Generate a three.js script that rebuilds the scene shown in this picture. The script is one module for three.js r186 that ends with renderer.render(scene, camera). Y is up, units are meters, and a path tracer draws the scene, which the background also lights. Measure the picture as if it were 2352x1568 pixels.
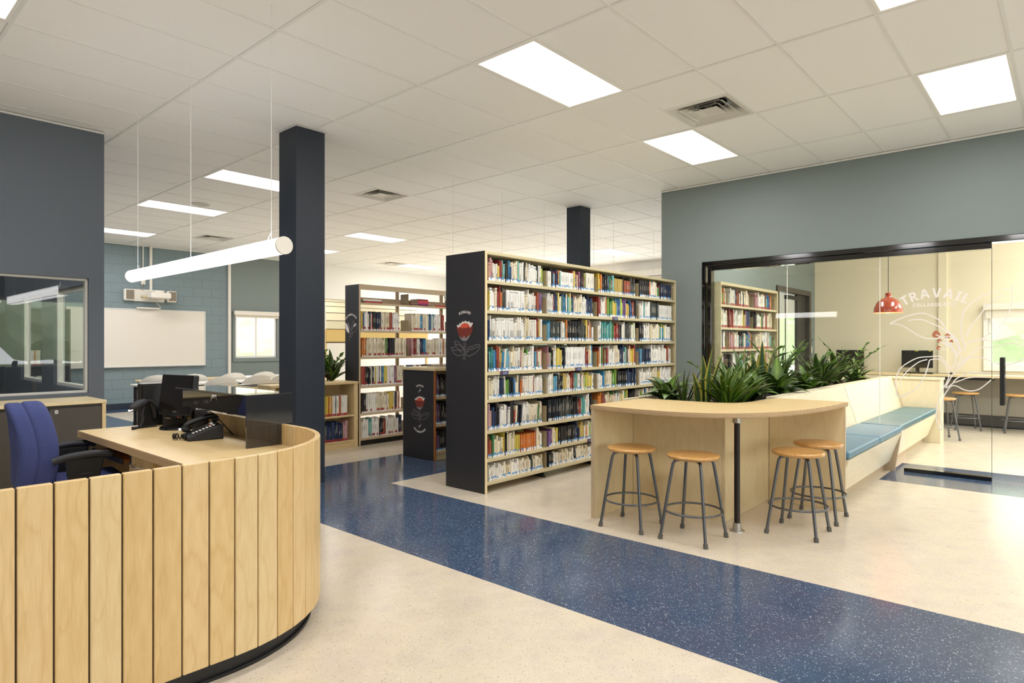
import * as THREE from 'three';
import { mergeGeometries } from 'three/addons/utils/BufferGeometryUtils.js';
import { RoundedBoxGeometry } from 'three/addons/geometries/RoundedBoxGeometry.js';
import { FontLoader } from 'three/addons/loaders/FontLoader.js';
import { RectAreaLightUniformsLib } from 'three/addons/lights/RectAreaLightUniformsLib.js';

// ---------------------------------------------------------------- camera, sky, exposure
RectAreaLightUniformsLib.init();
const scene = new THREE.Scene();
const renderer = new THREE.WebGLRenderer({ antialias: true });
renderer.toneMapping = THREE.LinearToneMapping;
renderer.toneMappingExposure = 1.0;
renderer.shadowMap.enabled = true;
const EYE = 1.385, YAW = 0.7264;
const camera = new THREE.PerspectiveCamera(2 * Math.atan(784 / 1448) * 180 / Math.PI, 1.5, 0.05, 120);
camera.position.set(0, EYE, 0);
camera.lookAt(Math.cos(YAW), EYE, -Math.sin(YAW));
camera.setViewOffset(2352, 1568, 0, -4, 2352, 1568);
scene.add(camera);
scene.background = new THREE.Color(1.0, 0.98, 1.03);
scene.backgroundIntensity = 6.5;
const PANEL_LIGHT = 13.5, TUBE_LIGHT = 5.0, GLOW = 1.6;
const LAMP_COLOR = new THREE.Color(1.0, 0.98, 0.99);

// ---------------------------------------------------------------- helpers
let seed = 7;
const rnd = () => { seed = (seed * 1664525 + 1013904223) >>> 0; return seed / 4294967296; };
const rr = (a, b) => a + (b - a) * rnd();
const pick = (a) => a[Math.floor(rnd() * a.length)];
const used = new Map();
const numbered = (n) => { const k = used.get(n) || 0; used.set(n, k + 1); return k ? n + '_' + String(k).padStart(3, '0') : n; };
const rgb = (hex) => new THREE.Color(hex);
function std(color, rough = 0.6, extra = {}) { return new THREE.MeshStandardMaterial({ color: rgb(color), roughness: rough, ...extra }); }
function flat(g) { const o = g.index ? g.toNonIndexed() : g; for (const k of Object.keys(o.attributes)) if (!['position', 'normal', 'uv', 'color'].includes(k)) o.deleteAttribute(k); return o; }
function merge(list) { return list.length === 1 ? list[0] : mergeGeometries(list.map(flat), false); }
function at(g, x = 0, y = 0, z = 0) { g.translate(x, y, z); return g; }
// box with chamfered edges, centred
function cbox(w, h, d, c = 0.003) {
  c = Math.min(c, w / 3, h / 3, d / 3);
  const a = [w / 2, h / 2, d / 2], pos = [];
  const P = (s, k) => s.map((q, i) => q * (i === k ? a[i] : a[i] - c));
  const tri = (p, q, r) => {
    const u = [q[0] - p[0], q[1] - p[1], q[2] - p[2]], v = [r[0] - p[0], r[1] - p[1], r[2] - p[2]];
    const n = [u[1] * v[2] - u[2] * v[1], u[2] * v[0] - u[0] * v[2], u[0] * v[1] - u[1] * v[0]];
    const m = [p[0] + q[0] + r[0], p[1] + q[1] + r[1], p[2] + q[2] + r[2]];
    if (n[0] * m[0] + n[1] * m[1] + n[2] * m[2] < 0) pos.push(...p, ...r, ...q); else pos.push(...p, ...q, ...r);
  };
  const quad = (p, q, r, s) => { tri(p, q, r); tri(p, r, s); };
  for (let k = 0; k < 3; k++) {
    const i = (k + 1) % 3, j = (k + 2) % 3;
    for (const s of [-1, 1]) {
      const v = (si, sj) => { const q = [0, 0, 0]; q[k] = s; q[i] = si; q[j] = sj; return P(q, k); };
      quad(v(-1, -1), v(1, -1), v(1, 1), v(-1, 1));
    }
    for (const si of [-1, 1]) for (const sj of [-1, 1]) {
      const v = (sk, f) => { const q = [0, 0, 0]; q[k] = sk; q[i] = si; q[j] = sj; return P(q, f); };
      quad(v(-1, i), v(1, i), v(1, j), v(-1, j));
    }
  }
  for (const x of [-1, 1]) for (const y of [-1, 1]) for (const z of [-1, 1]) tri(P([x, y, z], 0), P([x, y, z], 1), P([x, y, z], 2));
  const g = new THREE.BufferGeometry();
  g.setAttribute('position', new THREE.Float32BufferAttribute(pos, 3));
  g.computeVertexNormals();
  g.setAttribute('uv', new THREE.Float32BufferAttribute(new Float32Array(pos.length / 3 * 2), 2));
  return g;
}
// box between two corners
function bb(x0, x1, y0, y1, z0, z1, c = 0.002) { return at(cbox(Math.abs(x1 - x0), Math.abs(y1 - y0), Math.abs(z1 - z0), c), (x0 + x1) / 2, (y0 + y1) / 2, (z0 + z1) / 2); }
// uv in metres; the v axis runs along the grain
function uvm(g0, grain = 'y', ou = 0, ov = 0) {
  const g = flat(g0), p = g.attributes.position, n = g.attributes.normal, uv = new Float32Array(p.count * 2);
  const gi = 'xyz'.indexOf(grain), o1 = (gi + 1) % 3, o2 = (gi + 2) % 3, get = (a, i, k) => k === 0 ? a.getX(i) : k === 1 ? a.getY(i) : a.getZ(i);
  for (let t = 0; t < p.count; t += 3) {
    const m = [0, 0, 0];
    for (let k = 0; k < 3; k++) for (let q = 0; q < 3; q++) m[k] += get(n, t + q, k);
    const ab = m.map(Math.abs), dom = ab.indexOf(Math.max(...ab));
    const U = dom === gi ? o1 : dom === o1 ? o2 : o1, V = dom === gi ? o2 : gi;
    for (let q = 0; q < 3; q++) { uv[(t + q) * 2] = get(p, t + q, U) + ou; uv[(t + q) * 2 + 1] = get(p, t + q, V) + ov; }
  }
  g.setAttribute('uv', new THREE.BufferAttribute(uv, 2));
  return g;
}
function tube(pts, r, seg = 6, closed = false, steps = 0) {
  const c = new THREE.CatmullRomCurve3(pts.map((p) => new THREE.Vector3(...p)), closed, 'centripetal');
  return new THREE.TubeGeometry(c, steps || Math.max(2, pts.length * 4), r, seg, closed);
}
function rod(a, b, r, seg = 8) {
  const A = new THREE.Vector3(...a), B = new THREE.Vector3(...b), d = B.clone().sub(A), g = new THREE.CylinderGeometry(r, r, d.length(), seg);
  g.applyQuaternion(new THREE.Quaternion().setFromUnitVectors(new THREE.Vector3(0, 1, 0), d.normalize()));
  const m = A.add(B).multiplyScalar(0.5); return at(g, m.x, m.y, m.z);
}
function mesh(name, geo, mat, parent) {
  const m = new THREE.Mesh(Array.isArray(geo) ? merge(geo) : geo, mat);
  m.name = parent === scene ? numbered(name) : name; m.castShadow = m.receiveShadow = true; parent.add(m); return m;
}
function thing(name, label, category, pos = [0, 0, 0], turn = 0, group) {
  const o = new THREE.Group(); o.name = numbered(name); o.position.set(...pos); o.rotation.y = turn;
  o.userData = { label, category }; if (group) o.userData.group = group; scene.add(o); return o;
}
function solo(name, label, category, geo, mat, pos = [0, 0, 0], turn = 0, group) {
  const o = mesh(name, geo, mat, scene); o.position.set(...pos); o.rotation.y = turn;
  o.userData = { label, category }; if (group) o.userData.group = group; return o;
}
function structure(name, label, category) { const o = new THREE.Group(); o.name = name; o.userData = { label, category, kind: 'structure' }; scene.add(o); return o; }
function dup(src, pos, turn, label, group) {
  const r = src.clone(); r.name = numbered(src.name.replace(/_\d{3}$/, '')); r.position.set(...pos); r.rotation.y = turn;
  r.userData = { ...src.userData, label }; if (group) r.userData.group = group; scene.add(r); return r;
}
function extrude(shape, depth, bevel = 0, curveSegments = 12) {
  return new THREE.ExtrudeGeometry(shape, { depth, bevelEnabled: bevel > 0, bevelThickness: bevel, bevelSize: bevel, bevelOffset: -bevel, bevelSegments: 1, curveSegments });
}
// slab from a plan outline in [x, z], between two heights
function slab(outline, y0, y1, bevel = 0.003) {
  const s = new THREE.Shape(outline.map(([x, z]) => new THREE.Vector2(x, -z)));
  const g = extrude(s, y1 - y0 - 2 * bevel, bevel); g.rotateX(-Math.PI / 2); return at(g, 0, y0 + bevel, 0);
}

// ---------------------------------------------------------------- textures
function canvasTex(w, h, draw, rx = 1, ry = 1, srgb = true) {
  const c = document.createElement('canvas'); c.width = w; c.height = h; draw(c.getContext('2d'), w, h);
  const t = new THREE.CanvasTexture(c); t.wrapS = t.wrapT = THREE.RepeatWrapping; t.repeat.set(rx, ry);
  t.magFilter = THREE.LinearFilter; if (srgb) t.colorSpace = THREE.SRGBColorSpace; return t;
}
function dataTex(w, h, f, rx = 1, ry = 1, srgb = true) {
  const d = new Uint8Array(w * h * 4);
  for (let y = 0; y < h; y++) for (let x = 0; x < w; x++) { const c = f(x / w, y / h), i = (y * w + x) * 4; d[i] = c[0]; d[i + 1] = c[1]; d[i + 2] = c[2]; d[i + 3] = 255; }
  const t = new THREE.DataTexture(d, w, h); t.wrapS = t.wrapT = THREE.RepeatWrapping; t.repeat.set(rx, ry); t.magFilter = THREE.LinearFilter; t.minFilter = THREE.LinearFilter;
  if (srgb) t.colorSpace = THREE.SRGBColorSpace; t.needsUpdate = true; return t;
}
// tiling value noise
function noiseGrid(n) { const a = new Float32Array(n * n); for (let i = 0; i < n * n; i++) a[i] = rnd(); return (u, v) => { const x = ((u % 1) + 1) % 1 * n, y = ((v % 1) + 1) % 1 * n, i = Math.floor(x), j = Math.floor(y), fx = x - i, fy = y - j, s = (t) => t * t * (3 - 2 * t), g = (p, q) => a[(q % n) * n + (p % n)]; return (g(i, j) * (1 - s(fx)) + g(i + 1, j) * s(fx)) * (1 - s(fy)) + (g(i, j + 1) * (1 - s(fx)) + g(i + 1, j + 1) * s(fx)) * s(fy); }; }
const N8 = noiseGrid(8), N32 = noiseGrid(32), N128 = noiseGrid(128), N256 = noiseGrid(256);
const mixc = (a, b, t) => a.map((q, i) => q + (b[i] - q) * t);
function woodTex(light, dark, contrast, wide, long) {
  return dataTex(512, 1024, (u, v) => {
    const warp = N8(u, v) * 0.5 + N32(u, v * 0.5) * 0.12;
    const rings = Math.abs(((u * 5 + warp * 3.2) % 1) * 2 - 1);
    const fine = N256(u, v / 8) * 0.55 + N128(u, v / 4) * 0.45, cloud = N8(u * 2, v * 2 + 0.3);
    const t = Math.min(1, Math.max(0, contrast * (0.42 * Math.pow(rings, 3) + 0.55 * (fine - 0.35) + 0.35 * cloud)));
    return mixc(light, dark, t);
  }, 1 / wide, 1 / long);
}
const mapleTex = woodTex([230, 206, 158], [206, 173, 118], 0.8, 0.42, 1.3);
const paleTex = woodTex([236, 217, 174], [218, 192, 143], 0.6, 0.6, 1.6);
const benchTex = woodTex([233, 222, 194], [218, 203, 168], 0.6, 0.6, 1.6);
const oakTex = woodTex([219, 172, 102], [182, 126, 64], 1.15, 0.13, 0.7);
const plyTex = dataTex(64, 64, (u, v) => { const k = Math.floor(u * 7); const b = [[206, 178, 136], [176, 141, 99], [220, 196, 156], [168, 133, 92], [212, 186, 146], [181, 148, 106], [204, 176, 134]][k]; return mixc(b, [150, 118, 82], 0.25 * N32(u, v)); }, 1 / 0.034, 1 / 0.25);
function fleckTex(base, flecks, count, minL, maxL, size, ang, spread) {
  return canvasTex(1024, 1024, (g, w, h) => {
    g.fillStyle = base; g.fillRect(0, 0, w, h);
    for (let i = 0; i < 420; i++) { const x = rnd() * w, y = rnd() * h, r = rr(18, 70); g.fillStyle = rnd() < 0.5 ? 'rgba(255,255,255,0.01)' : 'rgba(30,20,0,0.009)'; for (const [dx, dy] of [[0, 0], [w, 0], [0, h], [-w, 0], [0, -h]]) { g.beginPath(); g.arc(x + dx, y + dy, r, 0, 7); g.fill(); } }
    const k = w / size;
    for (let i = 0; i < count; i++) {
      const x = rnd() * w, y = rnd() * h, L = (minL + (maxL - minL) * Math.pow(rnd(), 2.2)) * k, wd = L * rr(0.18, 0.45), a = ang + (rnd() - 0.5) * spread;
      g.fillStyle = pick(flecks);
      const ca = Math.cos(a), sa = Math.sin(a);
      for (const [dx, dy] of [[0, 0], [w, 0], [0, h], [-w, 0], [0, -h]]) {
        if (x + dx < -40 || x + dx > w + 40 || y + dy < -40 || y + dy > h + 40) continue;
        g.beginPath(); const c = [[-1, 0.1], [-0.3, 0.9], [0.6, 0.7], [1, -0.1], [0.2, -0.9], [-0.6, -0.6]];
        c.forEach(([p, q], j) => { const X = x + dx + ca * p * L / 2 - sa * q * wd / 2, Y = y + dy + sa * p * L / 2 + ca * q * wd / 2; j ? g.lineTo(X, Y) : g.moveTo(X, Y); }); g.closePath(); g.fill();
      }
    }
  }, 1 / size, 1 / size);
}
const creamFloorTex = fleckTex('#ded2bb', ['rgba(186,170,142,0.75)', 'rgba(160,146,122,0.6)', 'rgba(242,234,218,0.8)', 'rgba(205,190,162,0.8)', 'rgba(120,110,98,0.5)'], 11000, 0.002, 0.013, 1.22, 0.7, 1.2);
const blueFloorTex = fleckTex('#3f536e', ['rgba(190,203,216,0.85)', 'rgba(140,158,180,0.7)', 'rgba(46,64,92,0.9)', 'rgba(110,130,156,0.7)', 'rgba(215,222,226,0.8)', 'rgba(38,54,80,0.8)'], 23000, 0.0025, 0.013, 1.22, 0.7, 2.2);
const tileTex = canvasTex(1024, 1024, (g, w, h) => {
  g.fillStyle = '#f7f6f3'; g.fillRect(0, 0, w, h);
  for (let i = 0; i < 5200; i++) { const x = rnd() * w, y = rnd() * h, r = rr(0.5, 1.5); g.fillStyle = `rgba(70,66,60,${rr(0.1, 0.42).toFixed(2)})`; g.fillRect(x, y, r * 1.3, r); }
}, 1 / 0.6096, 1 / 0.6096);
const fabricTex = dataTex(256, 256, (u, v) => { const k = N256(u, v) * 0.6 + N128(u, v) * 0.4; return [46 + k * 38, 54 + k * 40, 98 + k * 52]; }, 9, 9);
const grainBump = dataTex(256, 256, (u, v) => { const k = 255 * (N256(u, v) * 0.6 + N128(u, v) * 0.4); return [k, k, k]; }, 4, 4, false);

// ---------------------------------------------------------------- materials
const M = {
  maple: new THREE.MeshStandardMaterial({ map: mapleTex, roughness: 0.38 }),
  top: new THREE.MeshStandardMaterial({ map: paleTex, color: rgb('#fdf3de'), roughness: 0.34 }),
  bench: new THREE.MeshStandardMaterial({ map: benchTex, roughness: 0.4 }),
  pale: new THREE.MeshStandardMaterial({ map: paleTex, roughness: 0.42 }),
  oak: new THREE.MeshPhysicalMaterial({ map: oakTex, roughness: 0.32, clearcoat: 0.4, clearcoatRoughness: 0.2 }),
  ply: new THREE.MeshStandardMaterial({ map: plyTex, roughness: 0.55 }),
  orangeWood: new THREE.MeshStandardMaterial({ map: oakTex, color: rgb('#c9a27a'), roughness: 0.5 }),
  cream: new THREE.MeshStandardMaterial({ map: creamFloorTex, roughness: 0.22 }),
  blue: new THREE.MeshStandardMaterial({ map: blueFloorTex, roughness: 0.13 }),
  tile: new THREE.MeshStandardMaterial({ map: tileTex, roughness: 0.95 }),
  bar: std('#ecebe7', 0.5),
  white: std('#f2f0ea', 0.55), whiteGloss: std('#f4f1ea', 0.25),
  wallGreen: std('#808a88', 0.7, { bumpMap: grainBump, bumpScale: 0.0006 }),
  wallBlue: std('#676e78', 0.7, { bumpMap: grainBump, bumpScale: 0.0006 }),
  block: std('#839397', 0.75, { bumpMap: grainBump, bumpScale: 0.002 }), mortar: std('#8c9da1', 0.85),
  wallCream: std('#f0e6cc', 0.75), wallWhite: std('#f6f4ee', 0.75), wallGrey: std('#a09a8e', 0.75),
  charcoal: std('#26262a', 0.55), navy: std('#262e3a', 0.5), black: std('#121213', 0.45), blackGloss: new THREE.MeshPhysicalMaterial({ color: rgb('#0c0c0e'), roughness: 0.08, clearcoat: 1, clearcoatRoughness: 0.04 }),
  smoked: new THREE.MeshPhysicalMaterial({ color: rgb('#2a2b2e'), roughness: 0.06, clearcoat: 1, clearcoatRoughness: 0.03 }),
  frameBlack: new THREE.MeshPhysicalMaterial({ color: rgb('#0d0b09'), roughness: 0.12, clearcoat: 0.8, clearcoatRoughness: 0.06 }),
  rubber: std('#17181a', 0.35), taupe: std('#4b453e', 0.45), shelfMetal: std('#cfc29c', 0.42), shelfTan: std('#c7b190', 0.45),
  bookend: std('#a89874', 0.4), steel: std('#c9c8c4', 0.25, { metalness: 1 }), legGrey: std('#6b6d70', 0.35, { metalness: 0.75 }), pipe: std('#3a3633', 0.35, { metalness: 0.8 }),
  galv: std('#b9b5ac', 0.4, { metalness: 0.9 }), foot: std('#5e5c56', 0.7),
  glass: new THREE.MeshPhysicalMaterial({ color: rgb('#fbfdfb'), roughness: 0, transmission: 1, thickness: 0, ior: 1.5 }),
  glassEdge: std('#a8b8a4', 0.2),
  fabric: new THREE.MeshStandardMaterial({ map: fabricTex, roughness: 0.95 }),
  vinyl: new THREE.MeshPhysicalMaterial({ color: rgb('#4f7f98'), roughness: 0.4, clearcoat: 0.25, clearcoatRoughness: 0.4 }),
  vinyl2: new THREE.MeshPhysicalMaterial({ color: rgb('#4b727b'), roughness: 0.4, clearcoat: 0.25, clearcoatRoughness: 0.4 }),
  soil: std('#2c231b', 0.95), print: std('#f0e9e2', 0.7), printGrey: std('#8b8788', 0.7), red: std('#7e2f24', 0.6), orange: std('#e2593f', 0.6), berry: std('#bb7350', 0.6),
  lampRed: new THREE.MeshPhysicalMaterial({ color: rgb('#b2482e'), roughness: 0.18, clearcoat: 0.8, side: THREE.DoubleSide }),
  board: new THREE.MeshPhysicalMaterial({ color: rgb('#efe8dc'), roughness: 0.12 }),
  shell: std('#f3ecdf', 0.35), plasticWhite: std('#efe9de', 0.35), grille: std('#8a8070', 0.8), canvas: std('#d9cfae', 0.85), canvasDark: std('#5a4a34', 0.8), valance: std('#d8b974', 0.7),
  vc: new THREE.MeshStandardMaterial({ vertexColors: true, roughness: 0.55, side: THREE.DoubleSide }),
  leaf: new THREE.MeshPhysicalMaterial({ vertexColors: true, roughness: 0.38, side: THREE.DoubleSide }),
  duct: std('#1c1c1c', 0.6), foil: std('#b8bcc0', 0.25, { metalness: 1 }), outdoorGrass: std('#cfd2c4', 0.95), outdoorLeaf: std('#a6b490', 0.9), pavement: std('#e4e2dc', 0.9),
  glow: new THREE.MeshStandardMaterial({ color: rgb('#ffffff'), emissive: new THREE.Color(1, 0.985, 0.95), emissiveIntensity: GLOW, roughness: 0.6 }),
};
// ---------------------------------------------------------------- the room
const CEIL = 3.483, GX = (j) => 3.345 + 1.2192 * j, GZ = (i) => -(2.766 + 0.6096 * i);
const XW = -4.2, XE = 14.3, ZN = -14.96, ZS = 5.2;

const floor = structure('floor', 'polished cream speckled floor with wide navy blue bands', 'floor');
const fl = (x0, x1, z0, z1, y, m, n) => mesh(n, uvm(bb(x0, x1, y - 0.1, y, z0, z1, 0.0002), 'z'), m, floor);
fl(XW - 0.3, XE + 0.3, ZN - 0.3, ZS + 0.3, 0, M.cream, 'cream_field');
fl(2.65, 3.87, ZN, ZS, 0.0006, M.blue, 'blue_band');
fl(3.87, XE, -6.27, -5.05, 0.0006, M.blue, 'blue_band');
fl(7.27, 8.46, -1.47, 3.0, 0.0006, M.blue, 'blue_band');
fl(3.87, 8.2, ZN, -14.25, 0.0006, M.blue, 'blue_band');

// ceiling: lights take whole cells, vents half cells
const LIGHTS = [[0, 0], [-4, 0], [0, 2], [-4, 2], [3, -3], [8, 0], [12, 0], [17, 0], [12, 3], [16, 3], [8, 7], [17, 6], [13, 7], [15, 7], [-4, -3], [-1, -3], [-8, 0], [-8, -3], [4, 7], [0, 4], [-4, 4], [-7, 4], [-6, 5], [-6, 7], [-8, 6], [-6, 6], [-8, 4], [-8, 7], [8, -3], [14, -3], [15, -1], [17, -2]];
const VENTS = [[-1, 1, 1], [7, 1, 1], [16, 1, 1], [17, 5, 1]];
const ceiling = structure('ceiling', 'white suspended ceiling of speckled mineral tiles in a grid', 'ceiling');
mesh('ceiling_slab', bb(XW - 0.3, XE + 0.3, CEIL + 0.16, CEIL + 0.3, ZN - 0.3, ZS + 0.3), M.white, ceiling);
{
  const isLight = new Set(LIGHTS.map((q) => q.join())), vent = new Map(VENTS.map((q) => [q[0] + ',' + q[1], q[2]]));
  const full = [0, 1, 2].map((k) => uvm(new THREE.BoxGeometry(1.197, 0.012, 0.588), 'x', k * 0.37, k * 0.21));
  const half = uvm(new THREE.BoxGeometry(0.588, 0.012, 0.588), 'x', 0.1, 0.3);
  const cells = [];
  for (let j = -7; GX(j) < XE; j++) for (let i = -14; GZ(i) > ZN; i++) {
    if (isLight.has(i + ',' + j)) continue;
    const x = GX(j) + 0.6096, z = GZ(i) - 0.3048, D = x * Math.cos(YAW) - z * Math.sin(YAW), S = x * Math.sin(YAW) + z * Math.cos(YAW);
    const seen = D > 0.6 && Math.abs(S / D) < 0.95 && 2.1 / D < 0.66;
    cells.push({ i, j, x, z, seen, D });
  }
  cells.sort((a, b) => (b.seen - a.seen) || (a.D - b.D));
  const rest = [];
  cells.forEach((c, k) => {
    const v = vent.get(c.i + ',' + c.j), y = CEIL + 0.011;
    if (v !== undefined) { const m = mesh('ceiling_tile', half, M.tile, ceiling); m.position.set(v ? GX(c.j) + 0.3048 : GX(c.j) + 0.9144, y, c.z); return; }
    if (c.seen && k < 300) { const m = mesh('ceiling_tile', full[(c.i * 5 + c.j * 3 + 90) % 3], M.tile, ceiling); m.position.set(c.x, y, c.z); }
    else rest.push(at(full[0].clone(), c.x, y, c.z));
  });
  const r = mesh('distant_tiles', rest, M.tile, ceiling); r.userData.kind = 'stuff';
  for (let j = -7; GX(j) < XE + 1; j++) mesh('grid_bar', bb(GX(j) - 0.012, GX(j) + 0.012, CEIL, CEIL + 0.03, ZN, ZS, 0.001), M.bar, ceiling);
  for (let i = -14; GZ(i) > ZN - 0.2; i++) mesh('grid_bar', bb(XW, XE, CEIL + 0.0005, CEIL + 0.03, GZ(i) - 0.011, GZ(i) + 0.011, 0.001), M.bar, ceiling);
  for (const [i, j, h] of VENTS) mesh('grid_bar', bb(GX(j) + 0.5976, GX(j) + 0.6216, CEIL, CEIL + 0.03, GZ(i + 1), GZ(i), 0.001), M.bar, ceiling);
}
const lightWhere = {
  '0,0': 'large bright ceiling panel nearest the room centre, left of the big air diffuser', '-4,0': 'bright ceiling panel cut off by the top right picture edge', '0,2': 'bright ceiling panel directly beyond the big air diffuser', '-4,2': 'bright ceiling panel at far right above the green wall', '3,-3': 'bright ceiling panel cut off in the top left corner',
  '8,0': 'bright ceiling panel partly hidden behind the near navy pillar', '12,0': 'bright ceiling panel beside the round ceiling speaker', '17,0': 'bright ceiling panel cut off by the slate wall, nearest the block wall', '12,3': 'bright ceiling panel beyond the middle air diffuser, right of the near pillar', '16,3': 'small distant ceiling panel just right of the near navy pillar', '8,7': 'distant ceiling panel right of the far navy pillar', '-4,-3': 'ceiling panel over the open floor just left of the viewer', '-1,-3': 'ceiling panel over the straight end of the reception desk', '-8,0': 'ceiling panel behind the viewer on the right', '-8,-3': 'ceiling panel behind the viewer on the left', '4,7': 'ceiling panel hidden behind the green grey wall', '0,4': 'work room ceiling panel nearest its bookcase', '-4,4': 'work room ceiling panel above the glass door', '-2,4': 'work room ceiling panel above the bench cushions', '-6,5': 'work room ceiling panel in the middle beyond the glass door', '-6,7': 'work room ceiling panel nearest its window', '-6,6': 'work room ceiling panel right in front of its window', '-8,4': 'work room ceiling panel by the green wall at its end', '-8,7': 'work room ceiling panel in the window corner', '-8,6': 'work room ceiling panel in its far right corner', '-7,4': 'work room ceiling panel nearest its end wall', '8,-3': 'ceiling panel inside the office near its window', '14,-3': 'ceiling panel over the back of the office', '15,-1': 'ceiling panel over the classroom, hidden behind the slate wall', '17,-2': 'ceiling panel beyond the office end wall',
  '13,7': 'ceiling panel hidden behind the top of the tall novel bookcase', '15,7': 'far ceiling panel hidden behind the tall novel bookcase',
  '17,6': 'distant ceiling panel just left of the tall novel bookcase',
};
let extraLight = 0;
for (const [i, j] of LIGHTS) {
  const key = i + ',' + j, x = GX(j) + 0.6096, z = GZ(i) - 0.3048;
  const t = thing('ceiling_light', lightWhere[key] || 'recessed ceiling panel outside the picture, number ' + (++extraLight) + ' of the unseen ones', 'ceiling light', [x, CEIL, z], 0, 'recessed ceiling panels');
  const w = 1.197, d = 0.588, f = 0.022;
  mesh('frame', [bb(-w / 2, w / 2, 0, 0.014, -d / 2, -d / 2 + f), bb(-w / 2, w / 2, 0, 0.014, d / 2 - f, d / 2), bb(-w / 2, -w / 2 + f, 0, 0.014, -d / 2 + f, d / 2 - f), bb(w / 2 - f, w / 2, 0, 0.014, -d / 2 + f, d / 2 - f)], M.white, t);
  mesh('diffuser', bb(-w / 2 + f, w / 2 - f, 0.006, 0.012, -d / 2 + f, d / 2 - f, 0.001), M.glow, t);
  const L = new THREE.RectAreaLight(LAMP_COLOR, PANEL_LIGHT, w - 2 * f, d - 2 * f); L.name = 'panel_light'; L.position.set(0, -0.004, 0); L.rotation.x = -Math.PI / 2; t.add(L);
}
// four-way air diffusers
const ventWhere = ['large square air diffuser in the ceiling beside the bright panel', 'square air diffuser in the ceiling right of the near navy pillar', 'small distant air diffuser above the projector end of the classroom', 'tiny distant air diffuser above the documentary bookcase'];
function frustumRing(a, b, ya, yb) { // thin square funnel from half-size a at ya to b at yb
  const g = [], q = [[-1, -1], [1, -1], [1, 1], [-1, 1]], pos = [];
  for (let k = 0; k < 4; k++) { const [p, r] = q[k], [s, u] = q[(k + 1) % 4], A = [p * a, ya, r * a], B = [s * a, ya, u * a], C = [s * b, yb, u * b], D = [p * b, yb, r * b]; pos.push(...A, ...B, ...C, ...A, ...C, ...D); }
  const o = new THREE.BufferGeometry(); o.setAttribute('position', new THREE.Float32BufferAttribute(pos, 3)); o.computeVertexNormals(); o.setAttribute('uv', new THREE.Float32BufferAttribute(new Float32Array(pos.length / 3 * 2), 2)); return o;
}
const ventMat = std('#dcd9d2', 0.4, { side: THREE.DoubleSide });
VENTS.forEach(([i, j, h], k) => {
  const t = thing('air_diffuser', ventWhere[k], 'air vent', [GX(j) + (h ? 0.9144 : 0.3048), CEIL, GZ(i) - 0.3048], 0, 'square ceiling air diffusers');
  const o = 0.294, f = 0.262;
  mesh('frame', [bb(-o, o, 0, 0.008, -o, -f), bb(-o, o, 0, 0.008, f, o), bb(-o, -f, 0, 0.008, -f, f), bb(f, o, 0, 0.008, -f, f)], ventMat, t);
  mesh('hood', frustumRing(0.262, 0.15, 0.004, 0.085), ventMat, t);
  mesh('duct', at(new THREE.CylinderGeometry(0.15, 0.15, 0.07, 24, 1, true), 0, 0.115, 0), M.foil, t);
  mesh('duct_end', at(new THREE.CylinderGeometry(0.15, 0.15, 0.004, 24), 0, 0.15, 0), M.duct, t);
  mesh('louvre', frustumRing(0.205, 0.13, 0.003, 0.05), ventMat, t);
  mesh('louvre', frustumRing(0.15, 0.09, 0.003, 0.042), ventMat, t);
  mesh('centre_plate', merge([frustumRing(0.11, 0.05, 0.0, 0.014), at(new THREE.CylinderGeometry(0.062, 0.062, 0.003, 24), 0, 0.014, 0)]), ventMat, t);
  mesh('strut', [rod([-0.2, 0.05, -0.2], [0.2, 0.05, 0.2], 0.003, 5), rod([-0.2, 0.05, 0.2], [0.2, 0.05, -0.2], 0.003, 5)], ventMat, t);
});
{
  const t = thing('ceiling_speaker', 'round flat loudspeaker grille set in the ceiling over the classroom', 'speaker', [4.0, CEIL, -9.85]);
  mesh('grille', at(new THREE.CylinderGeometry(0.12, 0.12, 0.008, 32), 0, -0.002, 0), std('#c9c6bd', 0.7), t);
  mesh('rim', at(new THREE.TorusGeometry(0.125, 0.006, 6, 32).rotateX(Math.PI / 2), 0, -0.002, 0), M.bar, t);
}

// walls, all with thickness; openings are left between boxes
function wall(name, label, m, boxes) { const g = structure(name, label, 'wall'); for (const q of boxes) mesh('wall_panel', bb(...q, 0.00002), m, g); return g; }
// box set of a wall in the x plane (x0..x1) or z plane with rectangular holes
function holed(axis, a0, a1, s0, s1, holes) { // holes: [from, to, y0, y1] along the run
  const out = [], add = (p, q, y0, y1) => { if (q - p > 1e-4 && y1 - y0 > 1e-4) out.push(axis === 'x' ? [a0, a1, y0, y1, p, q] : [p, q, y0, y1, a0, a1]); };
  let s = s0; for (const [p, q, y0, y1] of [...holes].sort((u, v) => u[0] - v[0])) { add(s, p, 0, CEIL + 0.16); add(p, q, 0, y0); add(p, q, y1, CEIL + 0.16); s = q; }
  add(s, s1, 0, CEIL + 0.16); return out;
}
const wallEast = wall('wall_east', 'green grey painted wall above and around the glass partition', M.wallGreen, holed('x', 7.9, 8.03, -4.25, ZS, [[-3.655, 1.15, 0, 2.455]]));
const wallLeft = wall('wall_left', 'slate blue partition wall with the office window', M.wallBlue, holed('z', -7.34, -7.22, XW, 2.0, [[-0.45, 1.868, 0.9, 2.02]]));
const wallOffice = wall('wall_office_side', 'slate blue side wall of the office with two inner windows', M.wallBlue, holed('x', 1.95, 2.0, -11.6, -7.34, [[-8.9, -7.62, 0.9, 2.0], [-10.56, -9.45, 0.9, 2.0]]));
wall('wall_office_end', 'slate blue end wall of the office', M.wallBlue, [[XW, 2.0, 0, CEIL + 0.16, -11.72, -11.6]]);
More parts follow.
